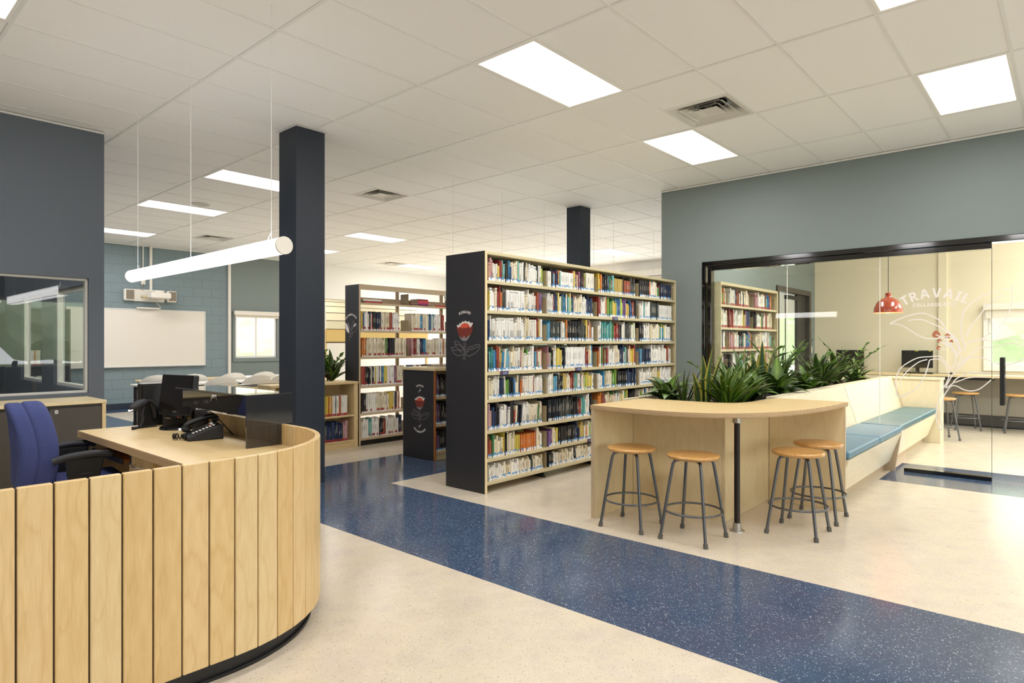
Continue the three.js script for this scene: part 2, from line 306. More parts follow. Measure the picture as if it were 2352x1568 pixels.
const wallNorth = wall('wall_north', 'far classroom wall, grey blue beside the window and white further right', M.wallGreen, [...holed('z', ZN - 0.2, ZN, 6.72, 8.25, [[6.87, 7.93, 1.03, 2.07]])]);
wall('wall_north_white', 'far white painted wall behind the documentary bookcase', M.wallWhite, [[8.25, XE + 0.2, 0, CEIL + 0.16, ZN - 0.2, ZN + 0.02]]);
wall('wall_far_east', 'far white wall of the library with a window', M.wallWhite, holed('x', XE, XE + 0.2, ZN, -3.72, [[-5.9, -4.2, 0.35, 2.0], [-13.6, -7.2, 0.5, 2.7]]));
wall('wall_room_side', 'grey green side wall inside the glazed work room', M.wallGreen, holed('z', -3.84, -3.72, 8.03, 13.14, [[10.92, 12.62, 0, 2.33]]));
wall('wall_room_far', 'cream far wall of the glazed work room with a window', M.wallCream, [...holed('x', 13.0, 13.14, -3.72, 3.2, [[-1.04, 0.75, 1.02, 1.93]]), [12.97, 13.0, 0, CEIL, -1.72, -1.6]]);
wall('wall_room_end', 'cream end wall of the glazed work room', M.wallCream, holed('z', 3.2, 3.34, 8.03, 13.14, [[8.5, 12.7, 0.9, 2.6]]));
wall('wall_south', 'slate wall behind the viewer with two windows', M.wallBlue, holed('z', ZS, ZS + 0.2, XW, 7.9, [[-3.2, 1.6, 0.8, 2.5], [2.6, 7.4, 0.8, 2.5]]));
wall('wall_west', 'slate wall on the far left of the room', M.wallBlue, holed('x', XW - 0.2, XW, ZN, ZS, [[-14.6, -12.0, 0.8, 2.6]]));
wall('wall_north_east', 'white end of the library beyond the work room', M.wallWhite, [[13.14, XE + 0.2, 0, CEIL + 0.16, -3.72, -3.6]]);
// painted concrete block wall of the classroom: every block is a piece
{
  const g = structure('wall_block', 'painted grey blue concrete block wall behind the whiteboard', 'wall');
  mesh('mortar_bed', bb(XW, 6.72, 0, CEIL + 0.16, ZN - 0.2, ZN - 0.006), M.mortar, g);
  const full = cbox(0.398, 0.195, 0.03, 0.004), half = cbox(0.195, 0.195, 0.03, 0.004);
  for (let r = 0; r < 17; r++) for (let k = 0; k < 10; k++) {
    const x = 6.72 - 0.2032 * (r % 2 ? 1 : 0) - 0.4064 * k;
    if (r % 2 && k === 0) mesh('block', half, M.block, g).position.set(6.72 - 0.1, 0.1016 + r * 0.2032, ZN - 0.015);
    mesh('block', full, M.block, g).position.set(x - 0.2032, 0.1016 + r * 0.2032, ZN - 0.015);
  }
}
const base = (name, label, m, q) => { const o = mesh(name, bb(...q, 0.004), m, scene); o.userData = { label, category: 'baseboard', kind: 'structure' }; };
base('baseboard_block', 'dark navy baseboard along the block wall', std('#2a3242', 0.5), [2.0, 8.24, 0, 0.12, ZN, ZN + 0.014]);
base('baseboard_room', 'black baseboard along the cream wall of the work room', M.rubber, [12.955, 12.97, 0, 0.2, -3.72, 3.2]);
base('trim_1', 'thin white trim where the green wall meets the ceiling', M.bar, [7.882, 7.9, CEIL - 0.02, CEIL, -4.25, ZS]);
base('trim_2', 'thin white trim where the slate wall meets the ceiling', M.bar, [XW, 2.0, CEIL - 0.02, CEIL, -7.22, -7.2]);
base('trim_3', 'white strip around the head of the far classroom wall', M.bar, [XW, 8.2, CEIL - 0.02, CEIL, ZN, ZN + 0.014]);
// lower grey panel below the counter of the work room
base('trim_4', 'grey wall panel below the computer counter', M.wallGrey, [12.957, 12.969, 0.2, 0.83, -3.72, 3.2]);
base('trim_5', 'white pipe cover running up the wall beside the classroom window', M.plasticWhite, [6.69, 6.75, 0, CEIL, ZN + 0.001, ZN + 0.05]);

// pillars
function pillar(label, x0, x1, z0, z1) {
  const t = thing('pillar', label, 'pillar', [(x0 + x1) / 2, 0, (z0 + z1) / 2]); const w = x1 - x0, d = z1 - z0;
  mesh('shaft', at(cbox(w, CEIL, d, 0.004), 0, CEIL / 2, 0), M.navy, t);
  mesh('collar', [bb(-w / 2 - 0.02, w / 2 + 0.02, CEIL - 0.004, CEIL - 0.0005, -d / 2 - 0.02, d / 2 + 0.02)], M.bar, t);
}
pillar('square navy pillar beside the reception desk', 3.155, 3.467, -5.91, -5.58);
pillar('square navy pillar rising behind the tall novel bookcase', 7.866, 8.14, -5.857, -5.6);

// windows
function windowUnit(name, label, axis, a, s0, s1, y0, y1, out, opts = {}) {
  // axis 'z': lies in a z plane at a, runs along x; out = +1/-1 direction to the outside
  const g = structure(name, label, 'window'), f = opts.f || 0.05, m = opts.m || M.whiteGloss, dpt = 0.07;
  const B = (p, q, u, v, d0, d1, c = 0.003) => axis === 'z' ? bb(p, q, u, v, a + Math.min(d0 * out, d1 * out), a + Math.max(d0 * out, d1 * out), c) : bb(a + Math.min(d0 * out, d1 * out), a + Math.max(d0 * out, d1 * out), u, v, p, q, c);
  mesh('window_frame', [B(s0, s1, y0, y0 + f, 0.03, 0.03 + dpt), B(s0, s1, y1 - f, y1, 0.03, 0.03 + dpt), B(s0, s0 + f, y0 + f, y1 - f, 0.03, 0.03 + dpt), B(s1 - f, s1, y0 + f, y1 - f, 0.03, 0.03 + dpt)], m, g);
  const n = opts.n || 2, W = (s1 - s0 - 2 * f) / n;
  for (let k = 0; k < n; k++) {
    const p = s0 + f + k * W; if (k) mesh('mullion', B(p - 0.025, p + 0.025, y0 + f, y1 - f, 0.03, 0.085), m, g);
    mesh('pane', B(p + 0.002, p + W - 0.002, y0 + f, y1 - f, 0.058, 0.062, 0.0005), M.glass, g);
  }
  if (opts.sill) mesh('window_sill', B(s0 - 0.06, s1 + 0.06, y0 - 0.09, y0 - 0.002, -0.03, 0.03), opts.sill, g);
  if (opts.jamb) mesh('window_casing', [B(s0 - 0.06, s0, y0, y1, -0.025, 0.03), B(s1, s1 + 0.06, y0, y1, -0.025, 0.03)], opts.jamb, g);
  return g;
}
windowUnit('window_1', 'sliding white window in the far classroom wall', 'z', ZN, 6.87, 7.93, 1.03, 2.07, -1, { sill: M.wallGreen, jamb: M.wallGreen });
windowUnit('window_2', 'window in the cream wall of the work room', 'x', 13.0, -1.04, 0.75, 1.02, 1.93, 1, { sill: M.white, jamb: M.white, n: 2 });
windowUnit('window_3', 'window in the far white wall seen through the inner door', 'x', XE, -5.9, -4.2, 0.35, 2.0, 1, { n: 2 });
windowUnit('window_4', 'distant window in the far white wall', 'x', XE, -13.6, -7.2, 0.5, 2.7, 1, { n: 6 });
windowUnit('window_5', 'window behind the viewer on the left', 'z', ZS, -3.2, 1.6, 0.8, 2.5, 1, { n: 4 });
windowUnit('window_6', 'window behind the viewer on the right', 'z', ZS, 2.6, 7.4, 0.8, 2.5, 1, { n: 4 });
windowUnit('window_10', 'wide window in the end wall of the work room', 'z', 3.2, 8.5, 12.7, 0.9, 2.6, 1, { n: 4 });
windowUnit('window_11', 'window at the hidden end of the classroom', 'x', XW, -14.6, -12.0, 0.8, 2.6, -1, { n: 2 });
windowUnit('window_7', 'large office window with a thin aluminium frame in the slate wall', 'z', -7.22, -0.45, 1.868, 0.9, 2.02, -1, { f: 0.022, m: std('#d8d6d0', 0.35), n: 1 });
windowUnit('window_8', 'inner office window nearest the slate wall, white framed', 'x', 1.95, -8.9, -7.62, 0.9, 2.0, 1, { f: 0.035, n: 1 });
windowUnit('window_9', 'inner office window further back, white framed', 'x', 1.95, -10.56, -9.45, 0.9, 2.0, 1, { f: 0.035, n: 1 });
function blind(label, axis, a, s0, s1, y, drop) {
  const t = thing('roller_blind', label, 'blind'); const q = (p, r, u, v, d0, d1) => axis === 'z' ? bb(p, r, u, v, a + d0, a + d1, 0.006) : bb(a - d1, a - d0, u, v, p, r, 0.006);
  mesh('cassette', q(s0, s1, y, y + 0.1, 0.026, 0.11), M.plasticWhite, t); mesh('fabric', q(s0 + 0.03, s1 - 0.03, y - drop, y, 0.05, 0.053), M.shell, t);
}
blind('white roller blind cassette above the classroom window', 'z', ZN, 6.82, 7.98, 2.06, 0.06);
blind('white roller blind cassette above the work room window', 'x', 13.0, -1.1, 0.8, 1.93, 0.14);

// outdoors: lawn, paving, shrubs
{
  const t = structure('floor_outdoors', 'lawn and pale paving outside the windows', 'ground');
  mesh('lawn', bb(-40, 60, -0.5, -0.3, -60, 50), M.outdoorGrass, t);
  mesh('paving', bb(14.6, 19, -0.29, -0.2, -30, 20), M.pavement, t); mesh('paving', bb(8, 14.6, -0.29, -0.2, 3.5, 12), M.pavement, t);
  mesh('paving', bb(-30, 30, -0.29, -0.2, -21, -15.3), M.pavement, t); mesh('paving', bb(-14, -4.5, -0.29, -0.2, -15.2, 5.4), M.pavement, t); mesh('paving', bb(-14, 8, -0.29, -0.2, 5.5, 12), M.pavement, t); mesh('paving', bb(-14, -4.5, -0.29, -0.2, -12, 5.5), M.pavement, t);
  const blob = () => { const g = new THREE.IcosahedronGeometry(1, 3), p = g.attributes.position; for (let k = 0; k < p.count; k++) { const v = new THREE.Vector3().fromBufferAttribute(p, k), s = 1 + 0.28 * (N8(v.x * 0.3 + 0.5, v.y * 0.3 + v.z * 0.21) - 0.5) + 0.25 * (N32(v.x * 0.2 + v.z * 0.13, v.y * 0.2) - 0.5); p.setXYZ(k, v.x * s, v.y * s, v.z * s); } g.computeVertexNormals(); return g; };
  const crown = blob(), trunk = new THREE.CylinderGeometry(0.12, 0.2, 2.4, 8);
  const spots = [[25, -2.4, 2.1], [26, 3.4, 2.3], [24, -8.2, 2.2], [25, -14.2, 2.3], [27, -20.5, 2.3], [6.3, -27, 2.5], [12.5, -26, 2.2], [-0.2, -28, 2.3], [18.5, -27.5, 2.3], [1.6, 18, 2.1], [7.4, 18.5, 2.2], [-4.2, 18.2, 2.1]];
  const side = ['right of the work room window view', 'straight beyond the work room window', 'beyond the inner glass door', 'beyond the far white wall', 'at the far right corner outside', 'beyond the classroom window', 'right of the classroom window view', 'left of the classroom window view', 'beyond the far left corner', 'behind the viewer outside, middle', 'behind the viewer outside, right', 'behind the viewer outside, left'];
  spots.forEach(([x, z, s], k) => { const o = thing('garden_tree', 'leafy green tree outdoors ' + side[k], 'tree', [x, -0.3, z], k * 1.7, 'trees outside the windows'); const c = mesh('crown', crown, M.outdoorLeaf, o); c.position.y = s * 0.85 + 0.9; c.scale.set(s, s * 0.85, s); const q = mesh('trunk', trunk, M.soil, o); q.position.y = 1.0; });
}

// glass partition of the work room
{
  const g = structure('window_partition', 'full height glass partition in a glossy black frame', 'window');
  const Z0 = -3.655, Z1 = 1.15, X = 7.94;
  mesh('frame_head', bb(7.885, 8.04, 2.395, 2.455, Z0, Z1, 0.006), M.frameBlack, g);
  mesh('door_rail', bb(7.9, 8.0, 2.335, 2.395, Z0 + 0.12, -0.6, 0.004), M.frameBlack, g);
  mesh('frame_jamb', bb(7.885, 8.04, 0, 2.395, Z0, Z0 + 0.04, 0.004), M.frameBlack, g);
  mesh('frame_jamb', bb(7.9, 8.0, 0, 2.395, Z0 + 0.075, Z0 + 0.12, 0.004), M.frameBlack, g);
  mesh('frame_jamb', bb(7.885, 8.04, 0, 2.395, Z1 - 0.05, Z1, 0.004), M.frameBlack, g);
  mesh('floor_channel', bb(7.91, 7.99, 0, 0.04, -1.36, -0.6, 0.003), M.frameBlack, g);
  const pane = (pts, x = X) => { const s = new THREE.Shape(pts.map(([z, y]) => new THREE.Vector2(z, y))); const e = extrude(s, 0.008); e.rotateY(-Math.PI / 2); return at(e, x + 0.004, 0, 0); };
  mesh('pane', pane([[-3.61, 0.02], [-3.585, 0.02], [-3.585, 2.39], [-3.61, 2.39]]), M.glass, g);
  mesh('pane', pane([[-3.53, 0.02], [-2.68, 0.02], [-2.68, 0.95], [-2.588, 0.95], [-2.588, 2.34], [-3.53, 2.34]]), M.glass, g);
  mesh('pane', pane([[-2.584, 0.95], [-1.95, 0.95], [-1.83, 0.53], [-1.597, 0.53], [-1.597, 2.34], [-2.584, 2.34]]), M.glass, g);
  mesh('pane', pane([[-1.593, 0.53], [-1.36, 0.53], [-1.34, 0.04], [-0.605, 0.04], [-0.605, 2.34], [-1.593, 2.34]]), M.glass, g);
  for (const z of [-2.586, -1.595]) mesh('joint', bb(7.936, 7.946, z > -2 ? 0.5 : 0.95, 2.34, z - 0.003, z + 0.003, 0.0005), std('#e9e6d8', 0.4), g);
  const d = structure('door_glass', 'frameless glass door with a tall black pull bar', 'door');
  mesh('door_pane', pane([[-0.6, 0.012], [1.08, 0.012], [1.08, 2.38], [-0.6, 2.38]], 7.925), M.glass, d);
  mesh('glass_edge', bb(7.919, 7.931, 0.012, 2.38, -0.604, -0.6, 0.0005), std('#4a524b', 0.15), d);
  mesh('handle', [bb(7.86, 7.89, 0.77, 1.245, -0.535, -0.497, 0.004), rod([7.875, 0.83, -0.516], [7.92, 0.83, -0.516], 0.007), rod([7.875, 1.19, -0.516], [7.92, 1.19, -0.516], 0.007)], M.black, d);
  mesh('handle', [bb(7.96, 7.99, 0.77, 1.245, -0.535, -0.497, 0.004), rod([7.975, 0.83, -0.516], [7.93, 0.83, -0.516], 0.007), rod([7.975, 1.19, -0.516], [7.93, 1.19, -0.516], 0.007)], M.black, d);
}
// inner door of the work room, glazed, dark frame
{
  const d = structure('door_inner', 'open glazed door in a dark frame beside the work room bookcase', 'door');
  const z = -3.72;
  mesh('door_frame', [bb(10.86, 10.95, 0, 2.36, z - 0.12, z + 0.03), bb(12.58, 12.68, 0, 2.36, z - 0.12, z + 0.03), bb(10.95, 12.58, 2.27, 2.36, z - 0.12, z + 0.03)], M.taupe, d);
  mesh('side_panel', bb(12.1, 12.58, 0, 2.27, z - 0.09, z - 0.04), std('#3a3833', 0.5), d);
  mesh('door_pane', bb(11.0, 12.08, 0.02, 2.24, z - 0.07, z - 0.062, 0.001), M.glass, d);
  mesh('door_closer', bb(11.55, 12.08, 2.17, 2.24, z - 0.09, z - 0.03), M.black, d);
  mesh('pane_joint', bb(11.52, 11.53, 0.02, 2.24, z - 0.072, z - 0.058, 0.001), M.black, d);
  mesh('handle', [rod([11.3, 1.0, z - 0.03], [11.3, 1.22, z - 0.03], 0.014), rod([11.3, 1.21, z - 0.03], [11.5, 1.21, z - 0.03], 0.01)], M.black, d);
}
// ---------------------------------------------------------------- reception desk
{
  const t = thing('reception_desk', 'curved reception desk clad in vertical pale wood slats on a black plinth', 'desk');
  const ZF = -2.59, XR = 1.9, R = 0.72, CX = XR - R, CZ = ZF - R, HT = 0.909, HB = 0.088, ZB = -5.1, TH = 0.026, P = 0.1035;
  // run along the outer face: straight, quarter turn, straight
  const s1 = 3.2, sArc = R * Math.PI / 2, s2 = CZ - ZB;
  const along = (s, off) => { // s measured from the start of the bend; off = inward
    if (s < 0) return { x: CX + s, z: ZF - off, a: 0 };
    if (s < sArc) { const q = s / R; return { x: CX + Math.sin(q) * (R - off), z: CZ + Math.cos(q) * (R - off), a: q }; }
    return { x: XR - off, z: CZ - (s - sArc), a: Math.PI / 2 };
  };
  const variants = [0, 1, 2, 3, 4, 5].map((k) => uvm(cbox(P - 0.006, HT - HB, TH, 0.003), 'y', k * 0.173, k * 0.391));
  const slatTone = ['#ffffff', '#fcf6ea', '#fffaf4', '#f8f0e2'].map((c) => new THREE.MeshStandardMaterial({ map: mapleTex, color: rgb(c), roughness: 0.38 })); let k = 0;
  const phase = 0.0015; // slat joints fall at x = 1.03, 1.13, ...
  for (let s = -s1; s < sArc + s2 - 0.02; s += P, k++) {
    const c = along(s + P / 2 + phase, TH / 2), m = mesh('slat', variants[(k * 5 + (k >> 1)) % 6], slatTone[(k * 7 + (k >> 2)) % 4], t);
    m.position.set(c.x, (HT + HB) / 2, c.z); m.rotation.y = c.a;
  }
  // thin dark spline sheet behind the joints, and the plinth, both swept along the run
  const sweep = (off0, off1, y0, y1, sEnd, n = 40) => {
    const ss = [-s1]; for (let i = 0; i <= n; i++) ss.push(sArc * i / n); ss.push(sEnd);
    const o = ss.map((s) => along(s, off0)), q = ss.map((s) => along(s, off1)).reverse();
    return slab([...o, ...q].map((p) => [p.x, p.z]), y0, y1, 0.0005);
  };
  mesh('joint_spline', sweep(0.011, 0.015, HB + 0.004, HT - 0.004, sArc + s2 - 0.01), std('#3b2c1c', 0.8), t);
  mesh('plinth', sweep(0.055, 0.08, 0, HB, sArc + s2 - 0.02), M.rubber, t);
  mesh('plinth_foot', sweep(0.043, 0.056, 0, 0.014, sArc + s2 - 0.02), M.rubber, t);
  // worktop
  const top = []; const y1 = 0.79, y0 = 0.745, E = 1.245, off = TH + 0.001;
  const xs = (s) => { const c = along(s, off); return [c.x, c.z]; };
  top.push([E, ZF - off]); for (let i = 0; i <= 16; i++) top.push(xs(Math.max(E - CX, 0) + (sArc - Math.max(E - CX, 0)) * i / 16));
  top.push([XR - off, ZB + 0.03], [E, ZB + 0.03]);
  mesh('worktop', uvm(slab(top, y0, y1, 0.002), 'z'), [M.top, M.ply], t);
  mesh('end_panel', uvm(bb(E + 0.04, XR - off - 0.02, 0, y0, ZB + 0.04, ZB + 0.07), 'y'), M.maple, t);
  mesh('modesty_panel', uvm(bb(XR - off - 0.03, XR - off - 0.005, 0.09, y0, ZB + 0.08, CZ), 'y'), M.black, t);
  // keyboard tray
  const kt = mesh('keyboard_tray', uvm(bb(1.29, 1.66, 0.66, 0.678, -4.86, -4.29), 'z'), M.orangeWood, t);
  mesh('tray_edge', bb(1.275, 1.29, 0.655, 0.69, -4.87, -4.28, 0.004), M.black, kt);
  // drawer pedestal
  const ped = mesh('drawer_pedestal', uvm(bb(1.33, 1.8, 0.05, 0.73, -4.26, -3.87), 'y'), M.maple, t);
  const dr = mesh('drawer_front', uvm(bb(1.31, 1.329, 0.45, 0.73, -4.255, -3.875), 'y', 0.3, 0.2), M.maple, t);
  mesh('handle', [tube([[1.31, 0.665, -4.14], [1.285, 0.665, -4.13], [1.285, 0.665, -4.04], [1.31, 0.665, -4.03]], 0.005)], M.steel, dr);
  mesh('drawer_lock', bb(1.307, 1.311, 0.655, 0.71, -4.245, -4.205, 0.001), M.steel, dr);
  const dr2 = mesh('drawer_front', uvm(bb(1.31, 1.329, 0.06, 0.44, -4.255, -3.875), 'y', 0.6, 0.1), M.maple, t);
  mesh('handle', [tube([[1.31, 0.375, -4.14], [1.285, 0.375, -4.13], [1.285, 0.375, -4.04], [1.31, 0.375, -4.03]], 0.005)], M.steel, dr2);
}
{ // black acrylic transaction counter
  const t = thing('transaction_counter', 'glossy black acrylic raised counter with lock on the reception desk', 'counter', [1.76, 0.79, -3.94]);
  const X0 = -0.1, X1 = 0.112, Z0 = -0.55, Z1 = 0.465, H = 0.291;
  mesh('side_panel', [bb(X0, X1 - 0.002, 0.0, 0.122, Z1 - 0.01, Z1, 0.0005), bb(X0, 0.18, 0.122, H, Z1 - 0.01, Z1, 0.0005)], M.smoked, t);
  mesh('top', bb(X0, 0.18, H, H + 0.01, Z0, Z1, 0.002), M.smoked, t);
  const v = mesh('valance', bb(X0, X0 + 0.008, H - 0.108, H, Z0 + 0.12, Z1 - 0.01, 0.001), M.blackGloss, t);
  mesh('lock', [at(new THREE.CylinderGeometry(0.011, 0.011, 0.012, 16).rotateZ(Math.PI / 2), X0 - 0.006, H - 0.02, 0.04), bb(X0 - 0.016, X0 - 0.012, H - 0.045, H - 0.015, 0.036, 0.044, 0.001)], M.steel, v);
  mesh('bottom_shelf', bb(X0 + 0.008, X1, H - 0.108, H - 0.1, Z0 + 0.12, Z1 - 0.01, 0.001), M.blackGloss, t);
}
{ // monitor
  const t = thing('desk_monitor', 'black flat monitor on a round foot on the reception desk', 'monitor', [1.75, 0.79, -4.68], -Math.PI / 2 + 0.21);
  // local: faces +z
  const s = mesh('housing', new RoundedBoxGeometry(0.37, 0.285, 0.045, 2, 0.012), M.black, t); s.position.set(0, 0.232, 0.0); s.rotation.x = -0.12;
  const sc = mesh('screen', bb(-0.168, 0.168, 0.16, 0.412, -0.001, 0.001, 0.0003), std('#1f1b19', 0.12), t); sc.geometry.translate(0, -0.285, 0); sc.position.set(0, 0.234, 0.0235); sc.rotation.x = -0.12;
  mesh('chin', at(cbox(0.2, 0.03, 0.03, 0.006), 0, 0.084, 0.03), M.blackGloss, t);
  mesh('power_button', bb(0.06, 0.075, 0.083, 0.088, 0.045, 0.047, 0.0004), M.orange, t);
  mesh('stand', [bb(-0.03, 0.03, 0.01, 0.2, -0.05, -0.02, 0.006)], M.black, t);
  mesh('foot', at(new THREE.CylinderGeometry(0.125, 0.13, 0.014, 40), 0, 0.007, -0.01), M.blackGloss, t);
}
{
  const t = thing('computer_tower', 'tall matte black computer case at the far end of the reception desk', 'computer', [1.735, 0.79, -5.015]);
  mesh('case', at(cbox(0.25, 0.3, 0.1, 0.006), 0, 0.15, 0), M.black, t); mesh('top_lid', at(cbox(0.25, 0.006, 0.1, 0.002), 0, 0.303, 0), std('#8b8a86', 0.3), t);
  const s = thing('desk_speaker', 'small black loudspeaker with a round driver beside the monitor', 'speaker', [1.79, 0.79, -4.895], -Math.PI / 2 + 0.9);
  mesh('cabinet', at(cbox(0.1, 0.145, 0.13, 0.006), 0, 0.0725, 0), M.black, s);
  mesh('driver', at(new THREE.CylinderGeometry(0.026, 0.02, 0.01, 24).rotateX(Math.PI / 2), 0.01, 0.1, 0.066), M.blackGloss, s);
  mesh('driver_ring', at(new THREE.TorusGeometry(0.027, 0.0025, 6, 28), 0.01, 0.1, 0.068), M.legGrey, s);
  mesh('badge', bb(-0.01, 0.02, 0.055, 0.06, 0.065, 0.0655, 0.0001), M.printGrey, s);
  mesh('port', bb(-0.035, 0.035, 0.012, 0.03, 0.063, 0.0655, 0.001), M.duct, s);
  const w = thing('satellite_speaker', 'small dark loudspeaker just behind the phone', 'speaker', [1.82, 0.79, -4.5]);
  mesh('cabinet', at(cbox(0.08, 0.14, 0.08, 0.008), 0, 0.07, 0), M.charcoal, w); mesh('cone', at(new THREE.CylinderGeometry(0.026, 0.02, 0.006, 20).rotateZ(Math.PI / 2), -0.042, 0.085, 0), M.blackGloss, w);
}
{ // barcode scanner on a gooseneck stand
  const t = thing('barcode_scanner', 'black handheld barcode scanner resting in its curved stand', 'scanner', [1.58, 0.79, -4.9], 0.35);
  mesh('foot', [bb(-0.05, 0.05, 0, 0.012, -0.03, 0.03, 0.004), rod([-0.03, 0.006, 0.02], [-0.1, 0.006, 0.05], 0.007), rod([0.03, 0.006, 0.02], [0.09, 0.006, 0.04], 0.007)], M.black, t);
  mesh('neck', tube([[0.0, 0.01, 0], [0.02, 0.06, 0], [0.015, 0.11, 0], [0.03, 0.15, 0]], 0.014, 8), M.charcoal, t);
  const head = new THREE.SphereGeometry(1, 20, 12); head.scale(0.075, 0.03, 0.035); head.rotateZ(0.35); head.translate(-0.015, 0.165, 0);
  mesh('head', head, M.charcoal, t);
  const grip = tube([[0.04, 0.185, 0], [0.085, 0.17, 0], [0.11, 0.12, 0], [0.115, 0.06, 0]], 0.02, 8); mesh('grip', grip, M.black, t);
  mesh('scan_window', at(new THREE.CylinderGeometry(0.02, 0.02, 0.006, 16).scale(1.2, 1, 0.8).rotateZ(0.35), -0.068, 0.135, 0), new THREE.MeshStandardMaterial({ color: 0xffffff, emissive: 0xffffff, emissiveIntensity: 0.9 }), t);
}
{ // office phone
  const t = thing('desk_phone', 'black office phone with rows of white keys and a coiled cord', 'phone', [1.665, 0.79, -4.07], -0.2);
  const body = new THREE.Shape([[-0.1, 0], [0.1, 0], [0.1, 0.085], [0.085, 0.092], [-0.1, 0.025]].map((p) => new THREE.Vector2(...p)));
  // local x runs up the slope (away from the user at -x)
  const b = extrude(body, 0.19, 0.005); b.translate(0, 0, -0.095); mesh('body', b, M.charcoal, t);
  const sl = Math.atan2(0.067, 0.185), P = (x, z, w, d, h, lift = 0.004) => { const g = cbox(w, h, d, 0.0015); g.rotateZ(sl); const y = 0.025 + (x + 0.1) * 0.067 / 0.185 + lift; g.translate(x, y + 0.004, z); return g; };
  const keys = [], keys2 = []; for (let i = 0; i < 7; i++) { keys.push(P(-0.065 + i * 0.019, 0.075, 0.012, 0.014, 0.005)); keys2.push(P(-0.065 + i * 0.019, 0.052, 0.013, 0.012, 0.005)); }
  mesh('key', keys, M.plasticWhite, t); mesh('key', keys2, M.plasticWhite, t); mesh('message_key', P(0.035, 0.03, 0.014, 0.012, 0.005), M.orange, t);
  const dark = []; for (let i = 0; i < 4; i++) for (let j = 0; j < 3; j++) dark.push(P(-0.06 + i * 0.022, 0.025 - j * 0.02, 0.015, 0.013, 0.004)); mesh('dial_key', dark, M.blackGloss, t);
  mesh('display', P(0.062, 0.0, 0.04, 0.1, 0.004, 0.003), std('#4b4f4a', 0.15), t);
  mesh('handset', [tube([[-0.1, 0.055, -0.065], [-0.075, 0.085, -0.065], [0.0, 0.115, -0.065], [0.07, 0.13, -0.065], [0.1, 0.11, -0.065]], 0.017, 10), at(cbox(0.045, 0.03, 0.05, 0.008), -0.085, 0.055, -0.065), at(cbox(0.045, 0.03, 0.05, 0.008), 0.085, 0.11, -0.065)], M.black, t);
  const coil = []; for (let i = 0; i < 90; i++) { const a = i * 0.75, s = i / 90; coil.push([-0.13 - 0.03 * Math.sin(s * 6), 0.022 + 0.014 * Math.sin(a), -0.06 + s * 0.11 + 0.014 * Math.cos(a)]); }
  mesh('coiled_cord', new THREE.TubeGeometry(new THREE.CatmullRomCurve3(coil.map((p) => new THREE.Vector3(...p))), 260, 0.0035, 5), M.black, t);
}
{ // cable loop behind the monitor
  solo('monitor_cable', 'black cable looping from the monitor down to the desk behind the phone', 'cable', tube([[1.77, 0.95, -4.6], [1.79, 0.95, -4.45], [1.82, 0.92, -4.3], [1.84, 0.83, -4.12], [1.845, 0.796, -4.05]], 0.004), M.black);
}
{ // task chair
  const t = thing('task_chair', 'blue upholstered task chair with black armrests behind the reception desk', 'chair', [1.15, 0, -4.72], -0.1);
  // local: sitter faces +x
  const back = new THREE.Shape(); back.moveTo(-0.2, 0); back.bezierCurveTo(-0.24, 0.14, -0.235, 0.28, -0.17, 0.43); back.quadraticCurveTo(-0.13, 0.52, 0, 0.525); back.quadraticCurveTo(0.13, 0.52, 0.17, 0.43); back.bezierCurveTo(0.235, 0.28, 0.24, 0.14, 0.2, 0); back.quadraticCurveTo(0, -0.03, -0.2, 0);
  const cushion = (depth, bev, scale) => { const g = new THREE.ExtrudeGeometry(back, { depth, bevelEnabled: true, bevelThickness: bev, bevelSize: bev, bevelOffset: -bev, bevelSegments: 4, curveSegments: 10 }); g.scale(scale, scale, 1); g.rotateY(Math.PI / 2); return g; };
  const bend = (g) => { const p = g.attributes.position; for (let i = 0; i < p.count; i++) { const y = p.getY(i); p.setX(i, p.getX(i) - 0.1 * Math.pow(Math.max(0, y), 1.2) + 0.035 * Math.sin(Math.min(1, Math.max(0, y / 0.5)) * Math.PI)); } g.computeVertexNormals(); return g; };
  const f = mesh('backrest', bend(cushion(0.05, 0.034, 0.95)), M.fabric, t); f.position.set(-0.21, 0.535, 0);
  const r = mesh('back_panel', bend(cushion(0.04, 0.028, 0.95)), M.fabric, t); r.position.set(-0.29, 0.53, 0);
  const seat = new RoundedBoxGeometry(0.46, 0.09, 0.48, 4, 0.04); mesh('seat', at(seat, 0.03, 0.5, 0), M.fabric, t);
  mesh('seat_pan', at(cbox(0.4, 0.03, 0.42, 0.01), 0.03, 0.442, 0), M.black, t);
  for (const s of [-1, 1]) {
    const pad = tube([[-0.15, 0.685, s * 0.26], [-0.08, 0.705, s * 0.265], [0.05, 0.715, s * 0.27], [0.15, 0.705, s * 0.262]], 0.022, 10); pad.scale(1, 1, 1);
    const a = mesh('armrest', pad, M.charcoal, t);
    const post = new THREE.Shape([[-0.06, 0.44], [0.06, 0.44], [0.11, 0.695], [-0.09, 0.695]].map((p) => new THREE.Vector2(...p))); const pg = extrude(post, 0.02, 0.005); pg.translate(0, 0, s * 0.262 - 0.012); mesh('arm_post', pg, M.black, a);
    mesh('post_slot', at(cbox(0.07, 0.012, 0.032, 0.004), 0.01, 0.6, s * 0.262), M.charcoal, a);
  }
  mesh('gas_column', rod([0.03, 0.08, 0], [0.03, 0.44, 0], 0.026), M.black, t);
  for (let k = 0; k < 5; k++) { const a = k * 2 * Math.PI / 5; const l = mesh('base_leg', rod([0.03, 0.1, 0], [0.03 + 0.29 * Math.cos(a), 0.07, 0.29 * Math.sin(a)], 0.02), M.black, t); mesh('caster', at(new THREE.CylinderGeometry(0.028, 0.028, 0.03, 14).rotateX(Math.PI / 2), 0.03 + 0.29 * Math.cos(a), 0.029, 0.29 * Math.sin(a)), M.black, l); }
}
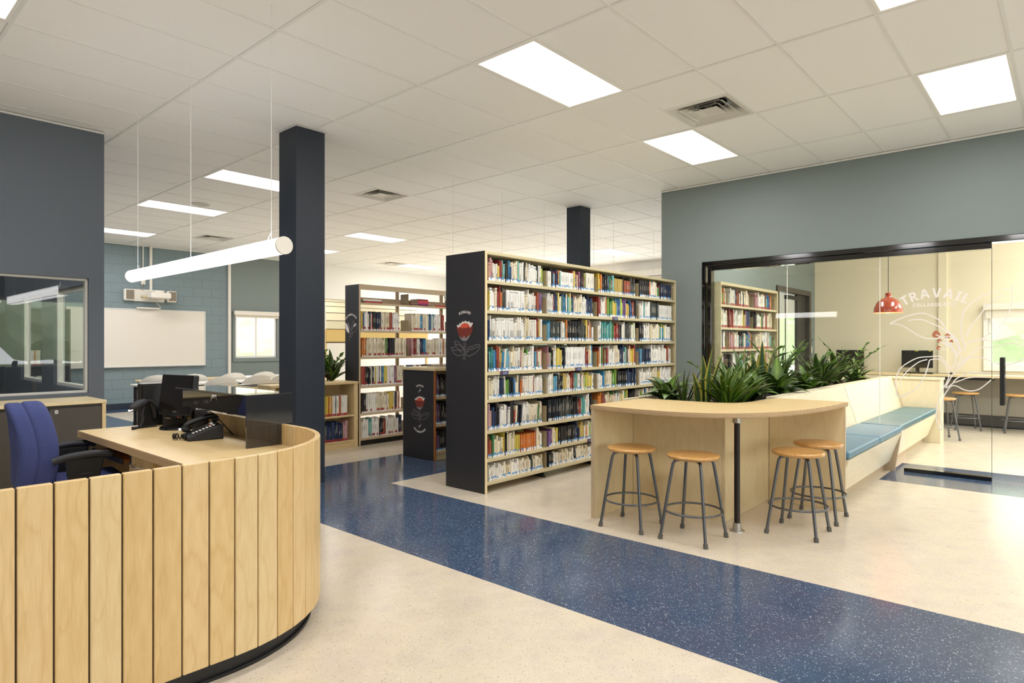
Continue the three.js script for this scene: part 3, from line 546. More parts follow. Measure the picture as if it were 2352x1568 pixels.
{ // credenza below the office window
  const t = thing('credenza', 'low credenza with dark taupe doors and a pale wood top below the office window', 'cabinet');
  mesh('top', uvm(bb(-1.0, 1.85, 0.84, 0.868, -7.2, -6.6, 0.003), 'x'), M.pale, t);
  mesh('side_panel', uvm(bb(1.815, 1.845, 0, 0.839, -7.2, -6.605), 'y'), M.maple, t);
  mesh('body', bb(-1.0, 1.814, 0.08, 0.838, -7.2, -6.64), M.taupe, t);
  mesh('toe_kick', bb(-1.0, 1.8, 0, 0.08, -7.2, -6.68), M.black, t);
  for (let k = 0; k < 7; k++) {
    const x1 = 1.81 - k * 0.395, d = mesh('door', bb(x1 - 0.389, x1, 0.085, 0.815, -6.64, -6.62, 0.002), M.taupe, t), lx = k % 2 ? x1 - 0.05 : x1 - 0.34;
    mesh('lock', [at(new THREE.TorusGeometry(0.014, 0.004, 6, 20), lx, 0.785, -6.617), at(new THREE.CylinderGeometry(0.011, 0.011, 0.006, 16).rotateX(Math.PI / 2), lx, 0.785, -6.618)], M.steel, d);
  }
}
// linear pendant tubes: one over the desk, two over the cross aisle
function tubeLamp(label, pos, L, turn, wires) {
  const t = thing('pendant_tube_lamp', label, 'lamp', pos, turn), r = 0.052;
  mesh('tube', new THREE.CylinderGeometry(r, r, L, 28).rotateX(Math.PI / 2), M.glow, t);
  for (const s of [-1, 1]) mesh('end_cap', at(new THREE.CylinderGeometry(r + 0.002, r + 0.002, 0.014, 28).rotateX(Math.PI / 2), 0, 0, s * (L / 2 + 0.006)), M.plasticWhite, t);
  for (const z of wires) { mesh('wire', rod([0, r, z], [0, CEIL - pos[1], z], 0.0022, 5), M.bar, t); }
  mesh('clip', [wires[0], wires[2]].map((z) => rod([0, r, z - Math.sign(z) * 0.05], [0, r + 0.05, z], 0.003, 5)), M.steel, t);
  for (const [rx, y, nm] of [[-Math.PI / 2, -r - 0.004, 'tube_light_down'], [Math.PI / 2, r + 0.004, 'tube_light_up']]) { const l = new THREE.RectAreaLight(LAMP_COLOR, TUBE_LIGHT, 0.1, L); l.name = nm; l.position.set(0, y, 0); l.rotation.x = rx; t.add(l); }
  for (const s of [-1, 1]) { const l = new THREE.RectAreaLight(LAMP_COLOR, TUBE_LIGHT, L, 0.1); l.name = 'tube_light_side'; l.position.set(s * (r + 0.004), 0, 0); l.rotation.y = s > 0 ? -Math.PI / 2 : Math.PI / 2; t.add(l); }
}
tubeLamp('long glowing white tube lamp hung on wires over the reception desk', [1.93, 1.975, -4.88], 2.64, 0, [-1.17, -0.05, 1.17]);
tubeLamp('tube lamp hung behind the tall novel bookcase, only its wires in view', [6.46, 1.975, -5.92], 2.05, Math.PI / 2, [-0.93, 0, 0.93]);
tubeLamp('tube lamp hung beyond the far pillar, only its wires in view', [9.7, 1.975, -5.92], 2.2, Math.PI / 2, [-1.0, -0.4, 1.0]);

// ---------------------------------------------------------------- books
const spineTex = [];
for (let k = 0; k < 10; k++) spineTex.push(canvasTex(64, 512, (g, w, h) => {
  g.fillStyle = '#ffffff'; g.fillRect(0, 0, w, h);
  const ink = ['#222222', '#3a3a3a', '#7a2a22', '#20406a', '#555555'][k % 5];
  if (k % 3 === 0) { g.fillStyle = ink; g.globalAlpha = 0.5; g.fillRect(0, h * 0.08, w, h * 0.05); g.fillRect(0, h * 0.78, w, h * 0.03); }
  if (k % 4 === 1) { g.fillStyle = ink; g.globalAlpha = 0.35; g.fillRect(0, h * 0.55, w, h * 0.3); }
  g.globalAlpha = 0.5; g.fillStyle = ink; let y = h * rr(0.12, 0.22);
  const end = h * rr(0.5, 0.72); while (y < end) { const L = rr(6, 26); g.fillRect(w * 0.38, y, w * rr(0.16, 0.26), L); y += L + rr(3, 10); }
  g.globalAlpha = 0.35; y = end + 30; while (y < h * 0.82) { const L = rr(4, 14); g.fillRect(w * 0.42, y, w * 0.2, L); y += L + 4; }
  g.globalAlpha = 1;
}));
const PAL = {
  w: ['#f1eee6', '#ece8dd', '#f5f3ee', '#e6e3da', '#efe9dc'], c: ['#e9dfc6', '#e3d7b8', '#efe7d2', '#d9cba8', '#e6dcc6'], k: ['#1b1b1d', '#26262a', '#2e2b2a', '#18202a'], d: ['#4a4a48', '#5b5a52', '#3c4340'],
  b: ['#3a8db8', '#41699c', '#6aa5bf', '#2f5282'], n: ['#22304f', '#1e2a44', '#2c3f66'], t: ['#5aa39d', '#68b0aa', '#3f8884', '#8abfb6'], r: ['#96362c', '#7d3030', '#a84a3c', '#a5583f'], o: ['#cf7a36', '#d68a40', '#cb7030'],
  g: ['#5e9440', '#3f7a46', '#8db04a'], l: ['#a8c83a', '#bcd24a'], y: ['#d9b84a', '#d2c158', '#e0cb6a'], p: ['#614272', '#7d5c8c', '#8a5570'], q: ['#c79a84', '#b98a8e', '#caa0a8'], a: ['#c9b26a', '#bba25a'],
};
PAL.m = [...PAL.w, ...PAL.c, ...PAL.w, ...PAL.c,  ...PAL.k, ...PAL.b, ...PAL.r, ...PAL.o, ...PAL.g, ...PAL.y, ...PAL.t, ...PAL.w, ...PAL.c, ...PAL.q, ...PAL.n];
const COLOR_NAME = { w: 'white', c: 'cream', k: 'black', d: 'dark grey', b: 'blue', n: 'navy', t: 'teal', r: 'red', o: 'orange', g: 'green', l: 'lime green', y: 'yellow', p: 'purple', q: 'dusty pink', a: 'ochre' };
const nameOfHex = (h) => { for (const k of Object.keys(COLOR_NAME)) if (PAL[k].includes(h)) return COLOR_NAME[k]; return 'pale'; };
const matCache = new Map();
const bookMat = (hex, k) => { const key = hex + k; if (!matCache.has(key)) matCache.set(key, new THREE.MeshStandardMaterial({ color: rgb(hex), map: spineTex[k], roughness: 0.45 })); return matCache.get(key); };
// unit book: spine faces +z at z = 0, back at z = -1, x in +-0.5, y in 0..1
const unitCover = (() => {
  const a = new THREE.BoxGeometry(0.09, 1, 0.97); a.translate(-0.455, 0.5, -0.515); const b = a.clone(); b.translate(0.91, 0, 0);
  for (const g of [a, b]) { const u = g.attributes.uv; for (let i = 0; i < u.count; i++) u.setXY(i, 0.02, 0.02); }
  const pos = [], uv = [], n = 4; const pt = (k) => { const q = -0.5 + k / n; return [q, -0.03 * Math.pow(Math.abs(q) * 2, 2.5)]; };
  for (let k = 0; k < n; k++) { const [x0, z0] = pt(k), [x1, z1] = pt(k + 1), u0 = k / n, u1 = (k + 1) / n; pos.push(x0, 0, z0, x1, 0, z1, x1, 1, z1, x0, 0, z0, x1, 1, z1, x0, 1, z0); uv.push(u0, 0, u1, 0, u1, 1, u0, 0, u1, 1, u0, 1); 
    for (const y of [0, 1]) { const A = [x0, y, z0], B = [x1, y, z1], C = [x1, y, -0.05], D = [x0, y, -0.05]; pos.push(...A, ...B, ...C, ...A, ...C, ...D); for (let i = 0; i < 6; i++) uv.push(0.02, 0.02); } }
  const s = new THREE.BufferGeometry(); s.setAttribute('position', new THREE.Float32BufferAttribute(pos, 3)); s.setAttribute('uv', new THREE.Float32BufferAttribute(uv, 2)); s.computeVertexNormals();
  return merge([a, b, s]);
})();
const unitPages = flat(at(new THREE.BoxGeometry(0.82, 0.975, 0.93), 0, 0.5, -0.5));
const unitTag = flat(at(new THREE.BoxGeometry(0.92, 1, 1), 0, 0.5, 0.5));
const pageMat = std('#e8dfc8', 0.9), tagWhite = std('#f4f4f2', 0.6), tagBlue = std('#3f8fd0', 0.6), tagRed = std('#b3272c', 0.6);
// lay out books of one shelf row: returns [{x,t,h,d,hex,key,tilt,k}]
function layRow(x0, x1, clear, spec, opts = {}) {
  const out = [], span = x1 - x0; let x = x0 + 0.004, acc = 0;
  const total = spec.reduce((s, q) => s + q[1], 0);
  for (const [key, part, fixed] of spec) {
    acc += part / total; const end = x0 + span * acc;
    const runHex = pick(PAL[key]), runH = rr(0.7, 0.9), runT = rr(0.012, 0.021);
    while (x < end - 0.009) {
      const same = fixed === 'set', t = same ? runT : Math.min(rr(0.009, 0.027) * (opts.thick || 1), end - x + 0.004), hex = same ? runHex : pick(PAL[key]);
      const h = clear * (opts.full ? rr(0.9, 0.97) : same ? runH : rr(0.62, 0.96)), d = rr(0.12, 0.165);
      if (x + t > x1 - 0.002) break;
      out.push({ x: x + t / 2, t: t * 0.97, h: Math.min(h, 0.262), d: Math.min(d, h * 0.8), hex, k: Math.floor(rnd() * 10), tilt: 0, in: rr(0, 0.018) }); x += t;
    }
    x = Math.max(x, end - 0.004);
  }
  return out;
}
function bakeBook(b, z, y, list, tag, detail = true) {
  const paint = (g, hex, mtx) => { const q = g.clone(); q.deleteAttribute('uv'); q.applyMatrix4(mtx); const c = rgb(hex), n = q.attributes.position.count, a = new Float32Array(n * 3); for (let i = 0; i < n; i++) { a[i * 3] = c.r; a[i * 3 + 1] = c.g; a[i * 3 + 2] = c.b; } q.setAttribute('color', new THREE.BufferAttribute(a, 3)); list.push(q); };
  const place = new THREE.Matrix4().makeTranslation(b.x, y, z - b.in).multiply(new THREE.Matrix4().makeRotationZ(b.tilt || 0));
  const S = (sx, sy, sz, ty = 0, tz = 0) => place.clone().multiply(new THREE.Matrix4().makeTranslation(0, ty, tz)).multiply(new THREE.Matrix4().makeScale(sx, sy, sz));
  paint(unitCover, b.hex, S(b.t, b.h, b.d)); paint(unitPages, '#e8dfc8', S(b.t, b.h, b.d));
  if (!detail) return;
  const ink = rgb(b.hex).getHSL({}).l > 0.45 ? '#4a4642' : '#d9d2c2';
  if (b.k % 2) paint(unitTag, ink, S(b.t * 0.22, b.h * rr(0.2, 0.4), 0.0006, b.h * 0.42));
  if (tag === 'blue') { paint(unitTag, '#f4f4f2', S(b.t, 0.03, 0.0007, 0.002)); if (b.k % 3) paint(unitTag, '#3f8fd0', S(b.t * 0.9, 0.017, 0.0011, 0.017 + (b.k % 4) * 0.003)); }
  else { paint(unitTag, '#f0ece6', S(b.t, 0.022, 0.0007, 0.001)); if (b.k % 3 === 0 || tag === 'red') paint(unitTag, '#a83a3a', S(b.t, 0.03, 0.001, tag === 'red' ? 0.002 : 0.02)); }
}
// ---------------------------------------------------------------- tall novel bookcase
const TX0 = 4.154, TZ = -4.026;
const novelShelves = [1.966, 1.689, 1.409, 1.117, 0.864, 0.5755, 0.315, 0.102], novelBays = [4.188, 5.106, 6.025, 6.946, 7.868];
const novelDepth = 0.525;
const rowWord = ['top', 'second', 'third', 'fourth', 'fifth', 'sixth', 'seventh', 'bottom'];
const ord = (n) => n + (n % 100 > 10 && n % 100 < 14 ? 'th' : ['th', 'st', 'nd', 'rd'][n % 10] || 'th');
{
  const t = thing('tall_bookcase', 'tall double sided novel bookcase with a black end panel and flower emblem', 'bookcase');
  const end = mesh('end_panel', bb(TX0, TX0 + 0.02, 0, 2.235, TZ - novelDepth, TZ, 0.002), M.charcoal, t);
  mesh('panel_edge', uvm(bb(TX0 + 0.0005, TX0 + 0.028, 0, 2.236, TZ, TZ + 0.008, 0.001), 'y'), M.pale, t);
  mesh('panel_lining', bb(TX0 + 0.02, TX0 + 0.03, 0.0, 2.2, TZ - novelDepth + 0.01, TZ - 0.005, 0.001), M.shelfMetal, t);
  mesh('end_panel', bb(7.87, 7.892, 0, 2.235, TZ - novelDepth, TZ, 0.002), M.shelfMetal, t);
  mesh('canopy', bb(TX0 + 0.02, 7.88, 2.205, 2.236, TZ - novelDepth, TZ, 0.004), M.shelfMetal, t);
  for (let b = 0; b < 4; b++) {
    const x0 = novelBays[b], x1 = novelBays[b + 1];
    for (const y of novelShelves) {
      const s = mesh('shelf', [bb(x0, x1 - 0.002, y - 0.003, y, TZ - 0.255, TZ - 0.002, 0.0008), bb(x0, x1 - 0.002, y - 0.03, y, TZ - 0.006, TZ - 0.0005, 0.002)], M.shelfMetal, t);
      mesh('shelf_back', [bb(x0, x1 - 0.002, y - 0.003, y, TZ - novelDepth + 0.002, TZ - 0.27, 0.0008), bb(x0, x1 - 0.002, y - 0.04, y, TZ - novelDepth + 0.0005, TZ - novelDepth + 0.006, 0.002)], M.shelfMetal, t);
      const px = x1 - 0.05; if (b < 3 || y > 1) { const p = new THREE.Shape(); p.moveTo(0, 0); p.lineTo(0.17, 0); p.lineTo(0.17, 0.13); p.quadraticCurveTo(0.17, 0.165, 0.135, 0.165); p.lineTo(0, 0.165); const g = extrude(p, 0.0025, 0.0005); g.rotateY(Math.PI / 2); g.translate(px + 0.02, y + 0.001, TZ - 0.012); mesh('book_support', [g], M.bookend, s); }
    }
    for (const x of [x0 + 0.012, x1 - 0.014]) mesh('upright', bb(x - 0.012, x + 0.012, 0, 2.2, TZ - 0.275, TZ - 0.25, 0.001), std('#8a8064', 0.5), t);
    mesh('foot_bracket', [bb(x1 - 0.02, x1 - 0.006, 0.0, 0.1, TZ - 0.24, TZ - 0.06), at(new THREE.CylinderGeometry(0.018, 0.02, 0.012, 12), x1 - 0.013, 0.006, TZ - 0.06)], M.charcoal, t);
  }
  // small sign plates clipped to the shelf edges
  for (const [x, y] of [[4.42, 1.117], [5.62, 1.117], [6.36, 1.689], [5.85, 0.315]]) { const p = mesh('sign_plate', bb(x - 0.06, x + 0.06, y - 0.034, y + 0.006, TZ + 0.0005, TZ + 0.002, 0.0004), std('#3a3f63', 0.5), t); mesh('emblem', at(new THREE.CylinderGeometry(0.011, 0.011, 0.001, 16).rotateX(Math.PI / 2), x - 0.044, y - 0.014, TZ + 0.0025), M.red, p); mesh('sign_lines', [bb(x - 0.02, x + 0.045, y - 0.011, y - 0.006, TZ + 0.002, TZ + 0.0026, 0.0001), bb(x - 0.02, x + 0.045, y - 0.023, y - 0.018, TZ + 0.002, TZ + 0.0026, 0.0001)], std('#aab0cc', 0.6), p); }
}
const novelSpec = [
  [[['q', 1], ['w', 1], ['y', 0.5], ['r', 0.6], ['t', 0.8], ['k', 0.8], ['b', 0.7], ['c', 1.5], ['t', 0.3], ['w', 1.2], ['k', 0.4], ['c', 0.7], ['w', 2.2], ['d', 0.6], ['w', 0.6], ['l', 0.5]], [['w', 0.7], ['k', 0.4], ['b', 0.5], ['m', 1.4], ['w', 3, 'set'], ['m', 1], ['c', 0.5], ['p', 0.5], ['k', 0.8], ['m', 0.6], ['w', 2.2, 'set']], [['y', 0.6], ['o', 0.5], ['k', 1.4], ['m', 1.2], ['t', 0.5], ['a', 2.4, 'set'], ['k', 0.4], ['r', 1.8, 'set'], ['d', 1.8]], [['k', 2.4, 'set'], ['o', 0.5], ['w', 1], ['c', 0.8], ['g', 0.4], ['r', 0.3], ['n', 3, 'set']]],
  [[['y', 0.4], ['w', 1], ['c', 0.7], ['r', 0.6], ['o', 0.4], ['d', 1], ['w', 4.5, 'set'], ['c', 0.5], ['w', 2.2], ['r', 0.6], ['p', 0.9], ['k', 0.3]], [['w', 0.8], ['r', 0.3], ['n', 0.5], ['m', 0.8], ['b', 0.4], ['k', 0.4], ['m', 1.4], ['c', 1.2], ['w', 1], ['n', 1.2], ['k', 0.4]], [['r', 0.5], ['w', 0.8], ['o', 0.4], ['g', 0.9], ['y', 0.6], ['b', 0.8], ['l', 0.5], ['p', 0.6], ['y', 0.6], ['b', 0.6], ['r', 0.4], ['k', 0.4]], [['w', 0.8], ['t', 0.4], ['w', 0.9], ['d', 2, 'set'], ['w', 2.8, 'set']]],
  [[['n', 0.4], ['w', 1.4], ['w', 3.4, 'set'], ['w', 2.2], ['c', 0.8], ['w', 1.6, 'set'], ['r', 0.6], ['y', 0.4], ['w', 0.7]], [['b', 0.4], ['d', 1.8, 'set'], ['w', 0.5], ['t', 0.4], ['o', 0.3], ['k', 2.4, 'set'], ['d', 0.8], ['m', 1.8]], [['w', 0.5], ['t', 1.8], ['g', 0.5], ['r', 0.8], ['k', 0.4], ['w', 0.6], ['d', 1.2], ['m', 1]], [['k', 0.7], ['w', 1.2], ['c', 1.4], ['m', 1.2], ['w', 1], ['k', 0.3]]],
  [[['k', 0.3], ['t', 0.8], ['b', 0.5], ['r', 0.4], ['a', 0.6], ['m', 1.4], ['c', 1.4], ['w', 1], ['m', 1.6], ['w', 1.2], ['b', 0.5], ['r', 0.3], ['c', 0.7], ['m', 0.6]], [['q', 0.4], ['m', 1.1], ['y', 0.8], ['k', 0.8], ['w', 3.6, 'set'], ['r', 0.6], ['c', 0.6], ['b', 0.6]], [['m', 1.2], ['r', 0.5], ['w', 1], ['c', 0.8], ['n', 0.8], ['m', 1.2], ['y', 0.6], ['r', 0.4]], [['b', 0.4], ['n', 1.9, 'set'], ['w', 3.5], ['r', 0.3], ['w', 0.8]]],
  [[['c', 1.2], ['w', 0.8], ['n', 0.7], ['w', 0.5], ['g', 0.4], ['k', 0.8], ['b', 0.4], ['c', 0.8], ['d', 0.3], ['o', 0.5], ['w', 1.8, 'set'], ['r', 0.3], ['w', 1.8]], [['w', 0.6], ['m', 1.2], ['k', 0.4], ['a', 0.6], ['c', 0.7], ['r', 0.6], ['t', 0.5], ['m', 1.4], ['y', 1], ['w', 0.4]], [['w', 0.5], ['b', 0.4], ['c', 1], ['g', 0.5], ['k', 1.6, 'set'], ['n', 1.4]], [['w', 2], ['c', 1], ['y', 0.4], ['w', 2]]],
  [[['q', 0.6], ['n', 0.8], ['k', 0.8], ['w', 1.4], ['n', 0.3], ['w', 0.5], ['k', 0.7], ['r', 0.3], ['c', 0.6], ['k', 0.9], ['w', 1.6], ['c', 2, 'set'], ['g', 0.3], ['c', 0.9]], [['k', 1.6, 'set'], ['d', 1.6], ['k', 1], ['r', 0.5], ['t', 0.6], ['w', 0.6], ['k', 0.8]], [['o', 0.4], ['r', 0.4], ['c', 1], ['m', 1.8], ['k', 1.2]], [['m', 2], ['w', 1]]],
  [[['r', 0.8], ['g', 0.4], ['c', 1.6], ['y', 0.4], ['k', 0.4], ['c', 1.4], ['y', 1.3, 'set'], ['o', 3, 'set'], ['r', 0.3], ['c', 0.9], ['w', 0.5]], [['p', 0.5], ['c', 0.5], ['y', 0.3], ['k', 2.2, 'set'], ['n', 0.6], ['a', 0.7], ['m', 0.8], ['w', 0.6]], [['m', 2], ['c', 1]], [['m', 2], ['w', 1]]],
  [[['w', 2.4], ['c', 1.4], ['w', 1.2], ['c', 2.4], ['d', 0.4], ['c', 2]], [['k', 0.6], ['w', 0.7], ['c', 2], ['k', 0.3], ['c', 1.6], ['w', 1]], [['c', 2], ['m', 1]], [['c', 2], ['w', 1]]],
];
{
  let count = 0; const rest = []; const MAX = 300;
  for (let b = 0; b < 4; b++) for (let r = 0; r < 8; r++) {
    const y = novelShelves[r], clear = (r ? novelShelves[r - 1] - 0.03 : 2.2) - y, x0 = novelBays[b] + (b ? 0.012 : 0.034), x1 = novelBays[b + 1] - 0.07;
    const row = layRow(x0, x1, clear, novelSpec[r][b]), lean = r === 5 && b === 0 ? [0.45, 0.95] : r === 3 && b === 0 ? [0.2, 0.7] : r === 7 ? [0, 1] : null;
    row.forEach((q, i) => { const f = (q.x - x0) / (x1 - x0); if (lean && f > lean[0] && f < lean[1]) { q.tilt = r === 7 ? 0.05 : -0.075; q.h *= 0.94; q.x += r === 7 ? 0.01 : -0.006; } });
    const many = count < MAX;
    row.forEach((q, i) => {
      const z = TZ - 0.012;
      if (b < 2 && count < MAX) {
        count++;
        const size = q.h > 0.21 ? 'tall' : q.h < 0.155 ? 'short' : q.t > 0.027 ? 'thick' : q.t < 0.016 ? 'thin' : 'medium';
        const m = mesh('book', unitCover, bookMat(q.hex, q.k), scene);
        m.userData = { label: `${size} ${nameOfHex(q.hex)} novel, ${ord(i + 1)} from left, ${rowWord[r]} shelf, ${b ? 'second' : 'first'} bay beside black panel`, category: 'book', group: 'novels on the tall bookcase' };
        m.position.set(q.x, y + Math.abs(Math.sin(q.tilt)) * q.t * 0.5 + 0.0004, z - q.in); m.rotation.z = q.tilt; m.scale.set(q.t, q.h, q.d);
        mesh('pages', unitPages, pageMat, m);
        const tag = mesh('spine_label', unitTag, tagWhite, m); tag.scale.set(1, 0.03 / q.h, 0.0007 / q.d); tag.position.y = 0.002 / q.h;
        if (q.k % 3) { const tb = mesh('spine_label', unitTag, tagBlue, m); tb.scale.set(0.9, 0.017 / q.h, 0.0012 / q.d); tb.position.y = (0.017 + (q.k % 4) * 0.003) / q.h; }
      } else bakeBook(q, z, y + Math.abs(Math.sin(q.tilt)) * q.t * 0.5, rest, 'blue');
    });
    // back side of the double bookcase: rows of plain book backs
    const back = layRow(novelBays[b] + 0.03, novelBays[b + 1] - 0.06, clear, [['m', 1], ['w', 1], ['m', 1]], { full: 1 });
    back.forEach((q) => { const list = []; bakeBook({ ...q, d: 0.15 }, 0, 0, list, 'blue', false); for (const g of list) { g.rotateY(Math.PI); g.translate(2 * q.x, y, TZ - novelDepth + 0.02); rest.push(g); } });
  }
  const o = mesh('shelved_novels', mergeGeometries(rest, false), M.vc, scene); o.userData = { label: 'remaining rows of novels on the far bays of the tall bookcase', category: 'books', kind: 'stuff' };
}

// ---------------------------------------------------------------- other bookcases
function bookRows(label, rowsY, top, bays, z, spec, tag, skip = () => false, turn) {
  const list = [];
  rowsY.forEach((y, r) => { for (let b = 0; b + 1 < bays.length; b++) { if (skip(r, b)) continue; const clear = (r ? rowsY[r - 1] - 0.03 : top) - y, s = spec[(r * 3 + b) % spec.length]; layRow(bays[b] + 0.03, bays[b + 1] - rr(0.05, 0.2), clear, s).forEach((q) => bakeBook(q, z - 0.015, y, list, tag)); } });
  const o = mesh('shelved_books', mergeGeometries(list, false), M.vc, scene); o.userData = { label, category: 'books', kind: 'stuff' };
}
const DX = 4.964, DZ = -7.154, docShelves = [1.935, 1.558, 1.198, 0.805, 0.437, 0.1], docBays = [4.985, 5.85, 6.72, 7.59, 8.46];
{
  const t = thing('documentary_bookcase', 'tall open backed documentary bookcase with a narrow charcoal end panel', 'bookcase');
  mesh('end_panel', bb(DX, DX + 0.012, 0, 2.18, DZ - 0.33, DZ - 0.01, 0.002), M.charcoal, t);
  mesh('panel_edge', uvm(bb(DX + 0.001, DX + 0.022, 0, 2.182, DZ - 0.01, DZ + 0.002, 0.001), 'y'), M.shelfTan, t);
  mesh('panel_lining', bb(DX + 0.012, DX + 0.021, 0, 2.18, DZ - 0.33, DZ - 0.01, 0.001), M.shelfTan, t);
  mesh('end_panel', bb(8.46, 8.48, 0, 2.18, DZ - 0.33, DZ, 0.002), M.shelfTan, t);
  mesh('canopy', [bb(DX + 0.02, 8.47, 2.11, 2.181, DZ - 0.02, DZ, 0.002), bb(DX + 0.02, 8.47, 2.172, 2.181, DZ - 0.33, DZ - 0.02, 0.002)], M.shelfTan, t);
  mesh('kick_plate', bb(DX + 0.02, 8.47, 0, 0.09, DZ - 0.3, DZ - 0.03, 0.002), M.black, t);
  for (let b = 0; b < 4; b++) {
    for (const y of docShelves) { const s = mesh('shelf', [bb(docBays[b], docBays[b + 1] - 0.003, y - 0.003, y, DZ - 0.3, DZ - 0.003, 0.0008), bb(docBays[b], docBays[b + 1] - 0.003, y - 0.028, y, DZ - 0.008, DZ - 0.001, 0.002)], M.shelfTan, t); mesh('book_support', bb(docBays[b + 1] - 0.03, docBays[b + 1] - 0.027, y + 0.0005, y + 0.16, DZ - 0.2, DZ - 0.02, 0.0006), M.bookend, s); }
    for (const x of [docBays[b] + 0.01, docBays[b + 1] - 0.015]) mesh('upright', bb(x - 0.012, x + 0.012, 0, 2.17, DZ - 0.33, DZ - 0.302, 0.001), M.shelfTan, t);
    mesh('back_rail', [bb(docBays[b], docBays[b + 1] - 0.003, 1.94, 2.03, DZ - 0.318, DZ - 0.31, 0.001)], M.shelfTan, t);
  }
}
const docSpec = [[['q', 0.5], ['r', 0.8], ['w', 0.8], ['n', 0.8], ['b', 0.6], ['c', 3, 'set'], ['w', 1], ['o', 0.3], ['w', 1]], [['w', 1], ['t', 0.5], ['w', 1.2], ['k', 0.5], ['r', 0.4], ['w', 2], ['n', 0.6]], [['r', 0.4], ['k', 0.6], ['m', 1.4], ['y', 0.4], ['w', 0.8], ['p', 0.3], ['c', 1]], [['m', 1.4], ['k', 0.5], ['n', 0.6], ['c', 1.2], ['r', 0.4], ['w', 1]], [['c', 1.4], ['b', 0.3], ['c', 1], ['m', 1], ['w', 1], ['r', 0.8]], [['k', 0.6], ['w', 1.2], ['c', 1.8], ['y', 0.6], ['m', 1]], [['o', 0.5], ['c', 2], ['g', 0.3], ['k', 0.8], ['c', 1.4]]];
bookRows('rows of documentary books with red tags on the open backed bookcase', docShelves, 2.1, docBays, DZ, docSpec, 'red2', (r) => r === 0);
{ // flat piles on its top shelf
  let k = 0; const pile = (x, cols, w) => { let y = docShelves[0]; cols.forEach((hex, i) => { const h = rr(0.02, 0.028); k++; const o = thing('flat_book', `${['red', 'white', 'plum', 'magenta', 'scarlet', 'crimson', 'white and red'][k - 1]} book lying flat on the documentary bookcase top shelf`, 'book', [x + rr(-0.01, 0.01), y, DZ - 0.13], rr(-0.06, 0.06), 'books lying flat on the documentary bookcase'); mesh('cover', [bb(-w / 2, w / 2, 0, 0.003, -0.09, 0.09, 0.0008), bb(-w / 2, w / 2, h - 0.003, h, -0.09, 0.09, 0.0008), bb(-w / 2, w / 2, 0.003, h - 0.003, 0.086, 0.09, 0.0008)], std(hex, 0.5), o); mesh('pages', bb(-w / 2 + 0.004, w / 2 - 0.004, 0.0032, h - 0.0032, -0.088, 0.0855, 0.0005), pageMat, o); y += h + 0.0005; }); };
  pile(5.22, ['#b03a30', '#e9e4da'], 0.3); pile(6.12, ['#5a1f38', '#b2367c', '#d8503c', '#8a2a3a'], 0.2); pile(6.45, ['#c63a34'], 0.2);
}
{ // low bookcase left of it
  const t = thing('low_bookcase', 'low pale wood bookcase beside the narrow charcoal panel, two rows of books', 'bookcase');
  const x0 = 3.72, x1 = 4.95, z0 = -7.5, z1 = -7.16;
  mesh('top', uvm(bb(x0, x1, 0.845, 0.875, z0, z1 + 0.01, 0.002), 'x'), M.maple, t);
  for (const x of [x0, x1 - 0.06]) mesh('side_panel', uvm(bb(x, x + 0.06, 0, 0.844, z0, z1, 0.002), 'y'), M.maple, t);
  mesh('back_panel', uvm(bb(x0 + 0.06, x1 - 0.06, 0, 0.844, z0, z0 + 0.01, 0.001), 'y'), M.maple, t);
  for (const y of [0.435, 0.1]) mesh('shelf', uvm(bb(x0 + 0.06, x1 - 0.06, y - 0.022, y, z0 + 0.01, z1 - 0.004, 0.001), 'x'), M.maple, t);
  mesh('kick_plate', uvm(bb(x0 + 0.06, x1 - 0.06, 0, 0.077, z1 - 0.03, z1 - 0.012, 0.001), 'x'), M.maple, t);
  bookRows('two rows of books with red and yellow tags in the low wooden bookcase', [0.435, 0.1], 0.84, [x0 + 0.04, x1 - 0.02], z1, [[['b', 0.5], ['r', 0.8], ['k', 0.4], ['d', 0.5], ['w', 1], ['y', 0.5], ['m', 1], ['w', 0.6]], [['n', 2], ['k', 1], ['d', 1], ['n', 1.4], ['q', 0.5]]], 'red', () => false);
}
const LX = 4.916, LZ = -5.6;
